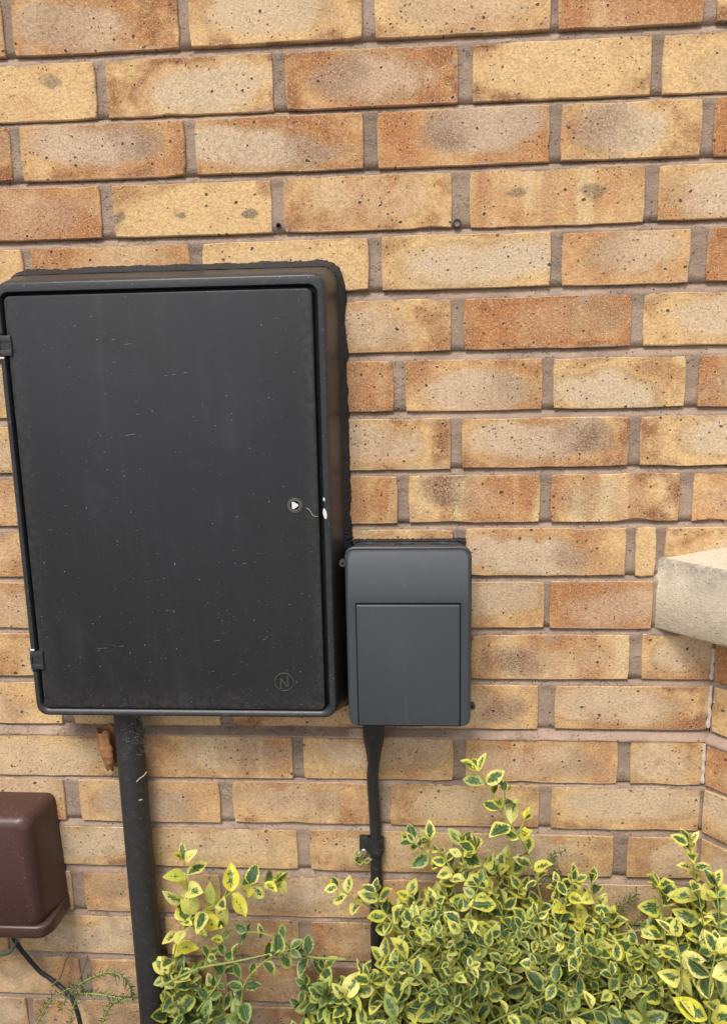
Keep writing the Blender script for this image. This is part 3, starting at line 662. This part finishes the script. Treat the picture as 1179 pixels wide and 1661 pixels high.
b.v = [((x, y + (lidy(z) if y < -.08 else lidy(z) * max(0, (-.0665 - y) / .017) if y < -.0665 else 0), z)) for x, y, z in b.v]
b.loft([[Vector((ccx + (x_ - ccx) * f, -.0882 + lidy(z), z)) for f in (-1, 1)] for z, x_ in rr_][::-1], close=False)
lid = b.build('lid', M['grey'], gbx, smooth=38)
# recess of the cover: dark shadow groove then the flap itself
ga, gb_ = at(576, 978, .0885), at(747.5, 978, .0885)
b = MB(); b.box(ga.x, gb_.x, -.0886, -.080, fz0 + .0004, ga.z + .0002); b.build('cover_gap', M['dark'], gbx)
b = MB(); zt = ga.z - .0022; zb_ = at(660, 1178, .090).z
b.loft([rrect(ga.x + .0016, gb_.x - .0016, zb_, zt, .0015, -.082), rrect(ga.x + .0016, gb_.x - .0016, zb_, zt, .0015, -.0912), rrect(ga.x + .0021, gb_.x - .0021, zb_ + .0006, zt - .0006, .0012, -.0918), rrect(ga.x + .0030, gb_.x - .0030, zb_ + .0014, zt - .0018, .001, -.0922)], False, True)
b.v = [(x, y + (.0030 * (zt - z) / (zt - zb_) if y < -.085 else 0), z) for x, y, z in b.v]
b.build('cover_flap', M['grey'], gbx, smooth=35)
for s_, px, py, dd in ((-1, 556, 913, .060), (1, 765, 1145, .060)):
    p = at(px, py, dd); b = MB(); c = (p.x, p.z)
    b.loft([circ(c, .0045, -.056, 16), circ(c, .0045, -.063, 16), circ(c, .0018, -.063, 16), circ(c, .0018, -.058, 16)], False, True)
    b.build('seal_lug', M['grey'], gbx, smooth=40)
p = at(664, 1179, .078); b = MB(); b.box(p.x - .018, p.x + .018, -.087, -.080, fz0 - .0016, fz0 + .002, .0008); b.build('pull_tab', M['greydark'], gbx, smooth=40)
for px in (598, 657, 716):                        # knock-outs moulded in the top
    cx_ = at(px, 884, .03).x
    for rr in (.0165, .0105):
        b = MB(); b.tube([(cx_ + rr * math.cos(a), -.030 - rr * 1.05 * math.sin(a), -.6252) for a in [6.283 * k / 30 for k in range(31)]], .0009, 5, False); b.build('knockout_ring', M['grey'], gbx, smooth=60)
b = MB(); loops = []
for i in range(110):
    t = i / 109; x = -.0835 + .1565 * t; n = .0016 * noise.noise(Vector((x * 260, 0, 0))) + .001 * noise.noise(Vector((x * 700, 3, 0)))
    loops.append([Vector((x, .003, -.6225 + n)), Vector((x, -.0022 + n, -.6228 + n)), Vector((x, -.006 + n, -.6252))])
b.loft(loops, close=False); b.build('sealant', M['sealant'], gbx, smooth=60)

# ------------------------------------------------------------ brown terminal box
bbx = thing('terminal_box', (-.63, 0, -1.2), 'brown plastic box at the lower left corner, streaked with pale dust', 'electrical box')
bx1 = -.5330; bzt = -1.0060
def bl(x1, z0, z1, r, y, xl=None): return rrect(-.76 if xl is None else xl, x1, z0, z1, r, y, 8)
b = MB(); b.loft([bl(-.5300, -1.188, bzt + .0015, .012, .001), bl(-.5305, -1.186, bzt + .001, .012, -.006), bl(-.5335, -1.183, bzt - .001, .014, -.030), bl(-.5395, -1.182, -1.0085, .016, -.052, -.754), bl(-.5420, -1.181, -1.0105, .0165, -.060, -.751), bl(-.5465, -1.178, -1.0145, .016, -.0655, -.746), bl(-.5530, -1.172, -1.021, .013, -.0685, -.740)], False, True)
b.v = [(x + (.0062 * (bzt - z) / .178 if x > -.65 else 0), y * (1 + .035 * (bzt - z) / .178), z) for x, y, z in b.v]
b.build('cover', M['brown'], bbx, smooth=60)
b = MB(); b.loft([rrect(-.768, -.5238, -1.1960, -1.1700, .003, .001), rrect(-.768, -.5238, -1.1960, -1.1735, .003, -.045), rrect(-.767, -.5262, -1.1960, -1.1760, .004, -.058), rrect(-.764, -.5320, -1.1960, -1.1775, .005, -.0665), rrect(-.760, -.5380, -1.1955, -1.1785, .006, -.0700), rrect(-.758, -.5420, -1.1945, -1.1795, .006, -.0708)], False, True)
b.build('skirt', M['brown'], bbx, smooth=50)
p = at(14, 1518, .03); b = MB(); b.tube([(p.x, -.03, -1.19), (p.x, -.03, -1.207), (p.x, -.03, -1.209)], lambda t: .016 if t < .9 else .013, 18); b.build('cable_gland', M['brown'], bbx, smooth=40)
b = MB(); b.tube(spline([at(20, 1512, .03), at(26, 1528, .03), at(45, 1553, .025), at(66, 1576, .02), at(88, 1592, .02), at(120, 1625, .03), at(140, 1700, .04)]), .0032, 8)
tag(b.build('thin_cable', M['cable'], smooth=60), 'thin black cable running down from under the brown box', 'cable')
b = MB(); b.tube(spline([at(-8, 1516, .04), at(-4, 1546, .04), at(12, 1548, .042), at(24, 1536, .042), at(27, 1522, .038), at(20, 1510, .035)]), .0017, 7)
tag(b.build('green_wire', M['green_wire'], smooth=60), 'green wire loop hanging under the brown box', 'wire')

# ------------------------------------------------------------ conduit, cable, clip, leaf, cobweb
b = MB(); PR = .0192
pp = [(-.4015, -.026, -.858), (-.4010, -.027, -.95), (-.4003, -.028, -1.10), (-.3995, -.028, -1.30), (-.399, -.03, -1.50)]
b.tube(spline(pp, 10), PR, 32); tag(b.build('conduit_pipe', M['pipe'], smooth=60), 'thick black conduit pipe running down from the large black box', 'pipe')
cab = thing('supply_cable', at(600, 1400, .01), 'black supply cable running down the wall from the grey box', 'cable')
cp = spline([at(607, 1172, .032), at(606, 1232, .026), at(604, 1262, .020), at(607, 1310, .014), at(610, 1370, .012), at(610, 1420, .012), at(610, 1480, .012), at(610, 1540, .014), at(612, 1600, .02), at(614, 1700, .03)], 8)
b = MB(); b.tube(cp, .0082, 16); b.build('sheath', M['cable'], cab, smooth=60)
sp_ = [at(606, 1168, .032), at(606, 1190, .032), at(606, 1200, .031), at(606, 1212, .029), at(606, 1224, .028), at(606, 1233, .0265)]
rad = [.0150, .0150, .0142, .0120, .0100, .0093]
b = MB(); b.tube(sp_, lambda t: rad[min(5, int(round(t * 5)))], 20); b.build('sleeve', M['cable'], cab, smooth=60)
clip = thing('cable_clip', at(600, 1376, .01), 'black clip screwed to the wall, holding the cable below the grey box', 'clip')
c0 = at(610, 1376, .012); zt, zb_ = at(610, 1364, .02).z, at(610, 1387, .02).z
b = MB(); arc = [(math.cos(a), math.sin(a)) for a in [R(-20 + 220 * k / 16) for k in range(17)]]
def sec(z): return [Vector((c0.x + .0118 * ca, c0.y - .0118 * sa, z)) for ca, sa in arc] + [Vector((c0.x + .0086 * ca, c0.y - .0086 * sa, z)) for ca, sa in arc[::-1]]
b.loft([sec(zb_), sec(zb_ + .001), sec(zt)], True, True); b.build('hoop', M['cable'], clip, smooth=40)
p = at(593, 1376, .006); b = MB(); b.box(p.x - .0085, p.x + .012, -.014, .001, zb_ - .001, zt, .002); b.build('block', M['cable'], clip, smooth=40)
p = at(590, 1382, .015); b = MB(); c = (p.x, p.z); b.loft([circ(c, .0048, -.012, 18), circ(c, .0048, -.0155, 18), circ(c, .0038, -.0168, 18), circ(c, .0014, -.0168, 6 * 3), circ(c, .0012, -.0150, 18)], False, True); b.build('screw', M['steel'], clip, smooth=35)

# curled dead leaf leaning on the pipe
b = MB(); A, Bq = at(172, 1184, .020), at(180, 1244, .016); loops = []
for i in range(19):
    t = i / 18; c = A.lerp(Bq, t) + Vector((.0035 * math.sin(t * 2.6), -.004 * math.sin(t * 3.14), 0)); w = 1.12 * (.0110 - .0022 * t + .0018 * math.sin(t * 3.14) - .004 * max(0, t - .6)) * (1 + .16 * noise.noise(Vector((t * 9, 0, 0))))
    ring = []
    for k in range(17):
        f = k / 16; a = R(50 + 275 * f); rr = w * (1 + .10 * f) * (1 + .14 * noise.noise(Vector((t * 8, k * .5, 2))))
        edge = (1 if k in (0, 16) else .4 if k in (1, 15) else 0) * (.0006 * math.sin(i * 2.1) + .004 * noise.noise(Vector((t * 7, k, 8))))
        hook = .0045 * (max(0, math.sin(k * 1.1)) if i == 0 else (-max(0, math.sin(k * 1.9)) if i == 18 else 0))
        ring.append(c + Vector((rr * math.cos(a) + edge, -rr * math.sin(a) * .8, .0012 * noise.noise(Vector((k * .8, t * 9, 5))) + hook)))
    loops.append(ring)
b.loft(loops, close=False); b.tube(spline([A + Vector((-.006, -.004, 0)), A + Vector((-.010, -.006, .004)), A + Vector((-.0115, -.006, .008))], 4), .0005, 5); o = b.build('dead_leaf', M['dead'], smooth=40)
tag(o, 'curled brown dead leaf caught on the wall left of the black pipe', 'leaf')
mo = o.modifiers.new('thick', 'SOLIDIFY'); mo.thickness = .0006
b = MB()
for i in range(150):
    p = at(rnd.triangular(198, 240, 230), rnd.triangular(1168, 1240, 1175), .048); p.y = -.026 - math.sqrt(max(0, .0196 ** 2 - min(.0190, abs(p.x + .401)) ** 2)) - rnd.random() * .0015
    p2 = p + Vector((rnd.gauss(0, .004), rnd.gauss(0, .001), rnd.gauss(-.003, .005)))
    m_ = (p + p2) / 2 + Vector((rnd.gauss(0, .003), -.001, rnd.gauss(0, .003)))
    b.tube(spline([p, m_, p2], 5), rnd.choice((.00006, .00008, .00013)), 3)
for i in range(16):
    p = Vector((rnd.uniform(-.392, -.372), rnd.uniform(-.048, -.03), -.862)); q = Vector((rnd.uniform(-.385, -.350), rnd.uniform(-.03, -.006), rnd.uniform(-.90, -.868)))
    b.tube([p, (p + q) / 2 + Vector((0, 0, -.003)), q], .0002, 3)
tag(b.build('cobweb', M['web']), 'dusty cobweb strands at the top of the black pipe', 'cobweb', kind='stuff')
for (pts) in (((222, 1268), (228, 1262), (234, 1258), (238, 1252)), ((226, 1298), (231, 1297))):
    b = MB(); q = [at(x, y, .0485) for x, y in pts]; b.tube(spline(q, 4) if len(q) > 2 else q, .0008, 5)
    tag(b.build('straw_scrap', M['straw']), 'forked straw scrap stuck on the black pipe' if len(pts) > 2 else 'short straight straw scrap stuck lower on the black pipe', 'straw')

# ------------------------------------------------------------ plants
NV = 18
def leaf_geo(L, w, fold, curl, r, wav=0.0):
    """leaf in its own frame: stalk at the origin, blade along +X, upper side +Z"""
    nl, hw = 7, 2; V, U = [], []
    for i in range(nl + 1):
        t = i / nl; s_ = math.sin(math.pi * t ** 0.88) ** 0.85 if 0 < t < 1 else 0.0
        s_ = max(s_, 0.10 * (1 - t) if t < .5 else 0.02)
        for j in range(-hw, hw + 1):
            a = j / hw; x = L * (.06 + .94 * t); y = w * s_ * a
            z = fold * abs(a) * w * s_ - curl * L * t * t + wav * w * math.sin(t * 8 + r * 6) * a * a
            V.append((x, y, z)); U.append((.5 + .5 * a * (0.55 + .45 * min(1, s_)), t))
    n = 2 * hw + 1
    F = [(i * n + j, (i + 1) * n + j, (i + 1) * n + j + 1, i * n + j + 1) for i in range(nl) for j in range(2 * hw)]
    return V, U, F
def leaf_mesh(name, parts):
    """parts: list of (matrix, geo, var, green, old) joined in one mesh"""
    V, F, UV, A, G, O_ = [], [], [], [], [], []
    for mt, (v, u, f), a, g_, od in parts:
        o = len(V); V += [tuple(mt @ Vector(p)) for p in v]; F += [tuple(i + o for i in q) for q in f]; UV += u; A += [a] * len(v); G += [g_] * len(v); O_ += [od] * len(v)
    me = bpy.data.meshes.new(name); me.from_pydata(V, [], F); me.materials.append(M['leaf'])
    ul = me.uv_layers.new(name='UVMap'); idx = [l.vertex_index for l in me.loops]
    ul.data.foreach_set('uv', [c for i in idx for c in UV[i]])
    for nm, arr in (('leaf_var', A), ('leaf_green', G), ('leaf_old', O_)):
        at_ = me.attributes.new(nm, 'FLOAT', 'POINT'); at_.data.foreach_set('value', arr)
    me.polygons.foreach_set('use_smooth', [True] * len(me.polygons)); me.update(); return me
GEO = [leaf_geo(1, rnd.uniform(.225, .33), rnd.uniform(.15, .6), rnd.uniform(-.05, .35), rnd.random(), rnd.uniform(0, .25)) for _ in range(NV)]
PROTO = {}
def proto(i, g_, od):
    key = (i, round(g_ * 4), round(od * 3))
    if key not in PROTO: PROTO[key] = leaf_mesh('leaf', [(Matrix.Identity(4), GEO[i], (i * .37 + round(g_ * 4) * .21) % 1.0, key[1] / 4, key[2] / 3)])
    return PROTO[key]

class Shrub:
    def __init__(s, loc, label, name='euonymus_shrub', cat='shrub', group=None):
        s.o = thing(name, loc, label, cat, group); s.leaves = []; s.minor = MB()
    def sprig(s, pts, leaf=.026, gap=.015, bare=0.3, green=.45, old=0.0, thick=.0011, major=False, droop=0.0, tipn=3):
        P = spline(pts, 8); Ls = [0]
        for a, b_ in zip(P, P[1:]): Ls.append(Ls[-1] + (b_ - a).length)
        tot = Ls[-1]
        b = MB(); b.tube(P, lambda t: thick * (1.25 - .7 * t), 6)
        if major: b.build('stem', M['stem'], s.o, smooth=60)
        else: s.minor.add(b.v, b.f)
        pos = tot * bare; turn = rnd.uniform(0, 3.14)
        while pos < tot:
            i = max(k for k in range(len(Ls)) if Ls[k] <= pos); i = min(i, len(P) - 2)
            p = P[i].lerp(P[i + 1], (pos - Ls[i]) / max(1e-6, Ls[i + 1] - Ls[i])); t = (P[i + 1] - P[i]).normalized()
            sz = leaf * rnd.uniform(.62, 1.25) * (1 - .35 * max(0, (pos / tot - .85) / .15))
            side = t.orthogonal().normalized(); side = Matrix.Rotation(turn, 3, t) @ side
            for sg in (1, -1):
                s.leaf_at(p, t, side * sg, sz, green, old, 62 + rnd.uniform(-14, 14), droop)
            turn += math.pi / 2 + rnd.uniform(-.35, .35); pos += gap * rnd.uniform(.75, 1.25)
        t = (P[-1] - P[-2]).normalized(); side = t.orthogonal().normalized()
        for k in range(tipn):
            s.leaf_at(P[-1], t, Matrix.Rotation(k * 6.283 / tipn + turn, 3, t) @ side, leaf * rnd.uniform(.6, .9), green, old, rnd.uniform(25, 50), droop)
    def leaf_at(s, p, t, side, sz, green, old, ang, droop=0.0):
        if rnd.random() < .05: return
        d = (t * math.cos(R(ang)) + side * math.sin(R(ang)) + Vector((0, 0, -droop))).normalized()
        view = Vector((rnd.gauss(0, .45), -0.70, .60)) + t * .55 + Vector((rnd.gauss(0, .4), rnd.gauss(0, .3), rnd.gauss(0, .4)))   # blades turn to the light, out and up
        n = (view - d * view.dot(d)).normalized(); y = n.cross(d).normalized()
        if p.y > -.004: p = Vector((p.x, -.004, p.z))
        if (p + d * sz).y > -.002: d = Vector((d.x, -abs(d.y) * .2, d.z)).normalized(); n = (n - d * n.dot(d)).normalized(); y = n.cross(d).normalized()
        m = Matrix((d * sz, y * sz, n * sz)).transposed().to_4x4(); m.translation = p
        s.leaves.append((m, rnd.randrange(NV), min(1, max(0, rnd.gauss(green, .27))), min(1, max(0, rnd.gauss(old, .28)))))
    def finish(s, limit=300):
        if s.minor.v:
            o = s.minor.build('fine_stems', M['stem'], s.o, smooth=60); o['kind'] = 'stuff'
        def key(l):
            q = l[0].translation; v = ROT.transposed() @ (q - CAM); px, py = CX + FPX * v.x / -v.z, CY - FPX * v.y / -v.z
            vis = -20 < px < 1200 and -20 < py < 1680
            return (0 if vis else 1, (q - CAM).length)
        s.leaves.sort(key=key); inv = s.o.location
        for m, i, g_, od in s.leaves[:limit]:
            o = bpy.data.objects.new('leaf', proto(i, g_, od)); COL.objects.link(o); o.parent = s.o
            mm = m.copy(); mm.translation = m.translation - inv; o.matrix_basis = mm
        rest = s.leaves[limit:]
        if rest:
            me = leaf_mesh('inner_leaves', [(Matrix.Translation(-inv) @ m, GEO[i], (k * .618) % 1, g_, od) for k, (m, i, g_, od) in enumerate(rest)])
            o = bpy.data.objects.new('inner_leaves', me); COL.objects.link(o); o.parent = s.o; o['kind'] = 'stuff'

def jit(p, s_): return p + Vector((rnd.gauss(0, s_), rnd.gauss(0, s_ * .6), rnd.gauss(0, s_)))
def mass(sh, top, n, dmin, dmax, low=1720, leaf=.025, green=.45, old=.25, spread=60):
    """n sprigs rising from the soil; top(px) is the height of the shrub's outline"""
    xs = top[0][0], top[-1][0]
    for i in range(n):
        px = rnd.uniform(*xs)
        for (a, ya), (b_, yb) in zip(top, top[1:]):
            if a <= px <= b_: yt = ya + (yb - ya) * (px - a) / (b_ - a)
        f = rnd.random() ** 1.15; py = yt + 12 + (low - yt) * f
        d = dmin + (dmax - dmin) * (f ** .7) * rnd.uniform(.55, 1.0)
        if f > .35: d *= rnd.uniform(.35, 1.0)
        tip = at(px, py, d); tip.y = min(tip.y, -.012)
        root = Vector((tip.x + rnd.gauss(0, .05), min(-.03, -d * rnd.uniform(.4, 1.0)), GZ))
        tip.z = max(tip.z, GZ + .05)
        mid = root.lerp(tip, .55) + Vector((rnd.gauss(0, .02), rnd.uniform(-.01, .03), .01)); mid.y = min(mid.y, -.01)
        L = (tip - root).length; vis = min(1, .15 / L)
        up = .25 + .75 * (1 - f)
        sh.sprig([root, mid, tip], leaf=leaf * rnd.uniform(.8, 1.15), gap=.0215, bare=max(0, 1 - vis), green=green + (1 - up) * .1, old=min(1, old + f * .55), thick=.0012)

# left creeping shrub
A_ = Shrub((-.30, -.06, GZ), 'sparse variegated euonymus creeping up beside the black pipe')
A_.sprig([at(262, 1640, .05), at(280, 1560, .05), at(294, 1500, .055), at(304, 1450, .055), at(299, 1398, .055)], .036, .026, .25, .24, 0, .0011, True)
A_.sprig([at(283, 1530, .055), at(310, 1492, .06), at(350, 1466, .065), at(390, 1440, .065), at(440, 1430, .06)], .037, .017, .15, .24, 0, .0012, True)
A_.sprig([at(262, 1600, .09), at(320, 1572, .09), at(390, 1558, .085), at(470, 1540, .08)], .024, .060, .3, .6, .9, .0016, True)
A_.sprig([at(560, 1556, .06), at(500, 1551, .06), at(455, 1525, .065), at(422, 1513, .065), at(402, 1512, .06)], .025, .026, .35, .75, .75, .0014, True)
A_.sprig([at(320, 1640, .09), at(360, 1585, .08), at(365, 1545, .07), at(358, 1508, .06)], .024, .02, .2, .7, .8)
A_.sprig([at(390, 1640, .09), at(400, 1590, .09), at(440, 1552, .08), at(470, 1545, .08)], .026, .022, .1, .75, .7, .0012, True)
mass(A_, [(262, 1565), (330, 1530), (400, 1510), (470, 1535), (560, 1560)], 30, .03, .15, leaf=.032, green=.5, old=.6)
A_.finish()

# centre shrub
B_ = Shrub((.08, -.1, GZ), 'tallest bushy variegated euonymus around the supply cable')
B_.sprig([at(880, 1470, .09), at(862, 1400, .09), at(838, 1352, .09), at(812, 1318, .085), at(798, 1290, .08), at(776, 1252, .075)], .032, .0215, .18, .42, 0, .0011, True, tipn=4)
B_.sprig([at(812, 1322, .085), at(818, 1300, .08), at(818, 1285, .08)], .024, .02, .4, .5, 0)
B_.sprig([at(838, 1352, .09), at(846, 1340, .09), at(850, 1330, .085)], .022, .02, .3, .2, 0)
B_.sprig([at(770, 1460, .07), at(735, 1415, .07), at(700, 1390, .06), at(672, 1368, .055)], .032, .018, .3, .45, 0, .001, True, tipn=4)
B_.sprig([at(735, 1415, .07), at(715, 1385, .06), at(697, 1362, .055)], .030, .017, .3, .45, .1)
B_.sprig([at(700, 1520, .08), at(650, 1490, .08), at(610, 1475, .075), at(570, 1455, .07), at(549, 1440, .065)], .030, .020, .15, .45, .05, .001, True)
B_.sprig([at(670, 1530, .10), at(640, 1500, .10), at(620, 1475, .09), at(610, 1448, .09)], .029, .018, .2, .5, 0)
B_.sprig([at(780, 1500, .09), at(762, 1450, .09), at(752, 1405, .08), at(748, 1372, .075)], .033, .019, .1, .42, .1)
B_.sprig([at(820, 1500, .10), at(800, 1450, .10), at(785, 1410, .09), at(770, 1380, .085)], .035, .019, .1, .42, 0)
B_.sprig([at(620, 1600, .13), at(660, 1560, .13), at(720, 1508, .13), at(780, 1505, .12)], .028, .03, .1, .5, 0, .0012, True)
B_.sprig([at(590, 1400, .015), at(586, 1395, .012), at(582, 1390, .012)], .014, .006, .1, .6, .5)
B_.sprig([at(915, 1500, .08), at(918, 1460, .08), at(930, 1430, .075)], .033, .018, .1, .45, .1)
B_.sprig([at(960, 1520, .08), at(962, 1470, .08), at(958, 1432, .075)], .033, .018, .1, .5, .0)
mass(B_, [(638, 1500), (665, 1430), (700, 1400), (760, 1385), (820, 1390), (880, 1405), (930, 1435), (985, 1450), (1010, 1485)], 72, .03, .20, leaf=.036, green=.43, old=.10)
mass(B_, [(530, 1580), (600, 1565), (660, 1510)], 15, .05, .2, leaf=.038, green=.5, old=.35)

# bare pale stems crossing in front of the gaps
def bare(sh, n, xa, xb, ya, yb, d0, d1):
    for i in range(n):
        x, y = rnd.uniform(xa, xb), rnd.uniform(ya, yb); d = rnd.uniform(d0, d1); a = rnd.uniform(-1.1, 1.1); L = rnd.uniform(60, 130)
        p0 = at(x - math.sin(a) * L, y + L * math.cos(a) * .6, d * .8); p2 = at(x + math.sin(a) * L, y - L * math.cos(a) * .6, d * 1.05); p1 = at(x + rnd.uniform(-14, 14), y + rnd.uniform(-12, 12), d)
        sh.sprig([p0, p1, p2], leaf=.021, gap=.034, bare=.35, green=.5, old=.45, thick=.0011)
bare(B_, 30, 700, 980, 1500, 1640, .12, .19)
B_.finish()

# right shrub
C_ = Shrub((.38, -.1, GZ), 'variegated euonymus with bright yellow leaves at the right edge under the sill')
C_.sprig([at(1135, 1560, .10), at(1138, 1490, .10), at(1128, 1430, .095), at(1117, 1370, .09)], .032, .018, .05, .45, 0, .0012, True, tipn=4)
C_.sprig([at(1080, 1560, .10), at(1075, 1490, .09), at(1068, 1440, .085)], .032, .018, .2, .35, .2)
C_.sprig([at(1165, 1560, .12), at(1165, 1480, .12), at(1160, 1440, .11)], .028, .018, .2, .45, .1)
C_.sprig([at(1100, 1640, .2), at(1105, 1570, .2), at(1095, 1520, .19)], .034, .024, .2, .36, -.2)
C_.sprig([at(1150, 1680, .22), at(1150, 1600, .22), at(1160, 1545, .21)], .036, .024, .2, .34, -.2)
mass(C_, [(1000, 1500), (1045, 1475), (1085, 1460), (1130, 1440), (1180, 1450), (1230, 1470)], 46, .04, .23, leaf=.037, green=.45, old=.2)
C_.finish()

# green scrambling weeds behind the shrubs
def weed(spots, loc, label):
    o = thing('cleavers_weed', loc, label, 'weed', ); b = MB(); lf = MB()
    for pts in spots:
        P = spline(pts, 6); b.tube(P, .0006, 5)
        for i in range(2, len(P), 2):
            t = (P[min(i + 1, len(P) - 1)] - P[i - 1]).normalized(); sd_ = t.orthogonal().normalized()
            for k in range(5):
                d = (Matrix.Rotation(k * 1.257 + i, 3, t) @ sd_ + t * .3).normalized(); L = rnd.uniform(.007, .012); n = d.cross(t).normalized() * L * .16
                p = P[i]; q = p + d * L
                if q.y > -.001: q.y = -.001
                lf.add([p, p + (q - p) * .55 + n, q, p + (q - p) * .55 - n], [(0, 1, 2, 3)])
    b.build('stem', M['weed'], o, smooth=60); l = lf.build('fine_leaves', M['weed'], o); l['kind'] = 'stuff'
weed([[at(905, 1460, .02), at(900, 1420, .02), at(893, 1390, .015), at(915, 1380, .015)], [at(870, 1450, .02), at(885, 1425, .02), at(905, 1412, .015)], [at(960, 1470, .02), at(925, 1440, .02), at(900, 1425, .02)]], at(900, 1600, .02), 'thin green weed against the wall behind the centre shrub')
weed([[at(1000, 1520, .02), at(1005, 1480, .02), at(1020, 1460, .02), at(1032, 1450, .02)], [at(990, 1520, .03), at(985, 1490, .03), at(1000, 1470, .02)], [at(1020, 1510, .03), at(1035, 1490, .03), at(1050, 1478, .02)]], at(1010, 1600, .02), 'thin green weed in the gap between the centre and right shrubs')

# rosemary-like needle sprig and dry twigs at the bottom left
o = thing('needle_plant', at(150, 1660, .08), 'narrow-leaved green sprig arching at the foot of the black pipe', 'plant'); nd = MB()
for pts in ([at(95, 1640, .07), at(120, 1605, .08), at(150, 1585, .09), at(182, 1577, .09), at(206, 1592, .09), at(216, 1615, .09)], [at(110, 1680, .08), at(125, 1620, .08), at(150, 1612, .09), at(200, 1620, .10)], [at(60, 1660, .08), at(85, 1620, .08), at(120, 1600, .09)], [at(160, 1680, .1), at(180, 1630, .1), at(215, 1620, .1)]):
    P = spline(pts, 12); b = MB(); b.tube(P, .0011, 6); b.build('stem', M['stem'], o, smooth=60)
    for i in range(1, len(P), 1):
        t = (P[i] - P[i - 1]).normalized(); sd_ = t.orthogonal().normalized()
        for k in range(4):
            if rnd.random() < .35: continue
            d = (Matrix.Rotation(k * 1.57 + i * 2.4 + rnd.uniform(-.5, .5), 3, t) @ sd_ + t * .7 + Vector((0, 0, -.1))).normalized(); L = rnd.uniform(.009, .016); n = d.orthogonal().normalized() * .0008
            nd.add([P[i] - n, P[i] + n, P[i] + d * L], [(0, 1, 2)])
nd.build('needles', M['needle'], o)['kind'] = 'stuff'
for pts, lb in (([(84, 1600), (98, 1585), (106, 1562), (114, 1545)], 'bent dry twig leaning on the wall at the bottom left'), ([(128, 1590), (136, 1572), (143, 1550)], 'short dark twig leaning on the wall beside the bent one')):
    b = MB(); b.tube(spline([at(x, y, .03 - i * .006) for i, (x, y) in enumerate(pts)] , 5), .0014, 6); tag(b.build('dry_twig', M['wood'], smooth=60), lb, 'twig')
# fallen leaves and twigs on the soil
b = MB()
for i in range(260):
    x, y = rnd.uniform(-.9, .9), rnd.uniform(-.5, -.02); a = rnd.uniform(0, 6.28); L = rnd.uniform(.006, .02); z = GZ + .006 + rnd.random() * .008
    d = Vector((math.cos(a), math.sin(a), rnd.gauss(0, .2))) * L; n = Vector((-math.sin(a), math.cos(a), rnd.gauss(0, .2))) * L * .3; p = Vector((x, y, z))
    b.add([p, p + d * .5 + n, p + d, p + d * .5 - n], [(0, 1, 2, 3)])
tag(b.build('leaf_litter', M['dead']), 'dead brown leaf litter lying on the soil under the shrubs', 'leaf litter', kind='stuff')
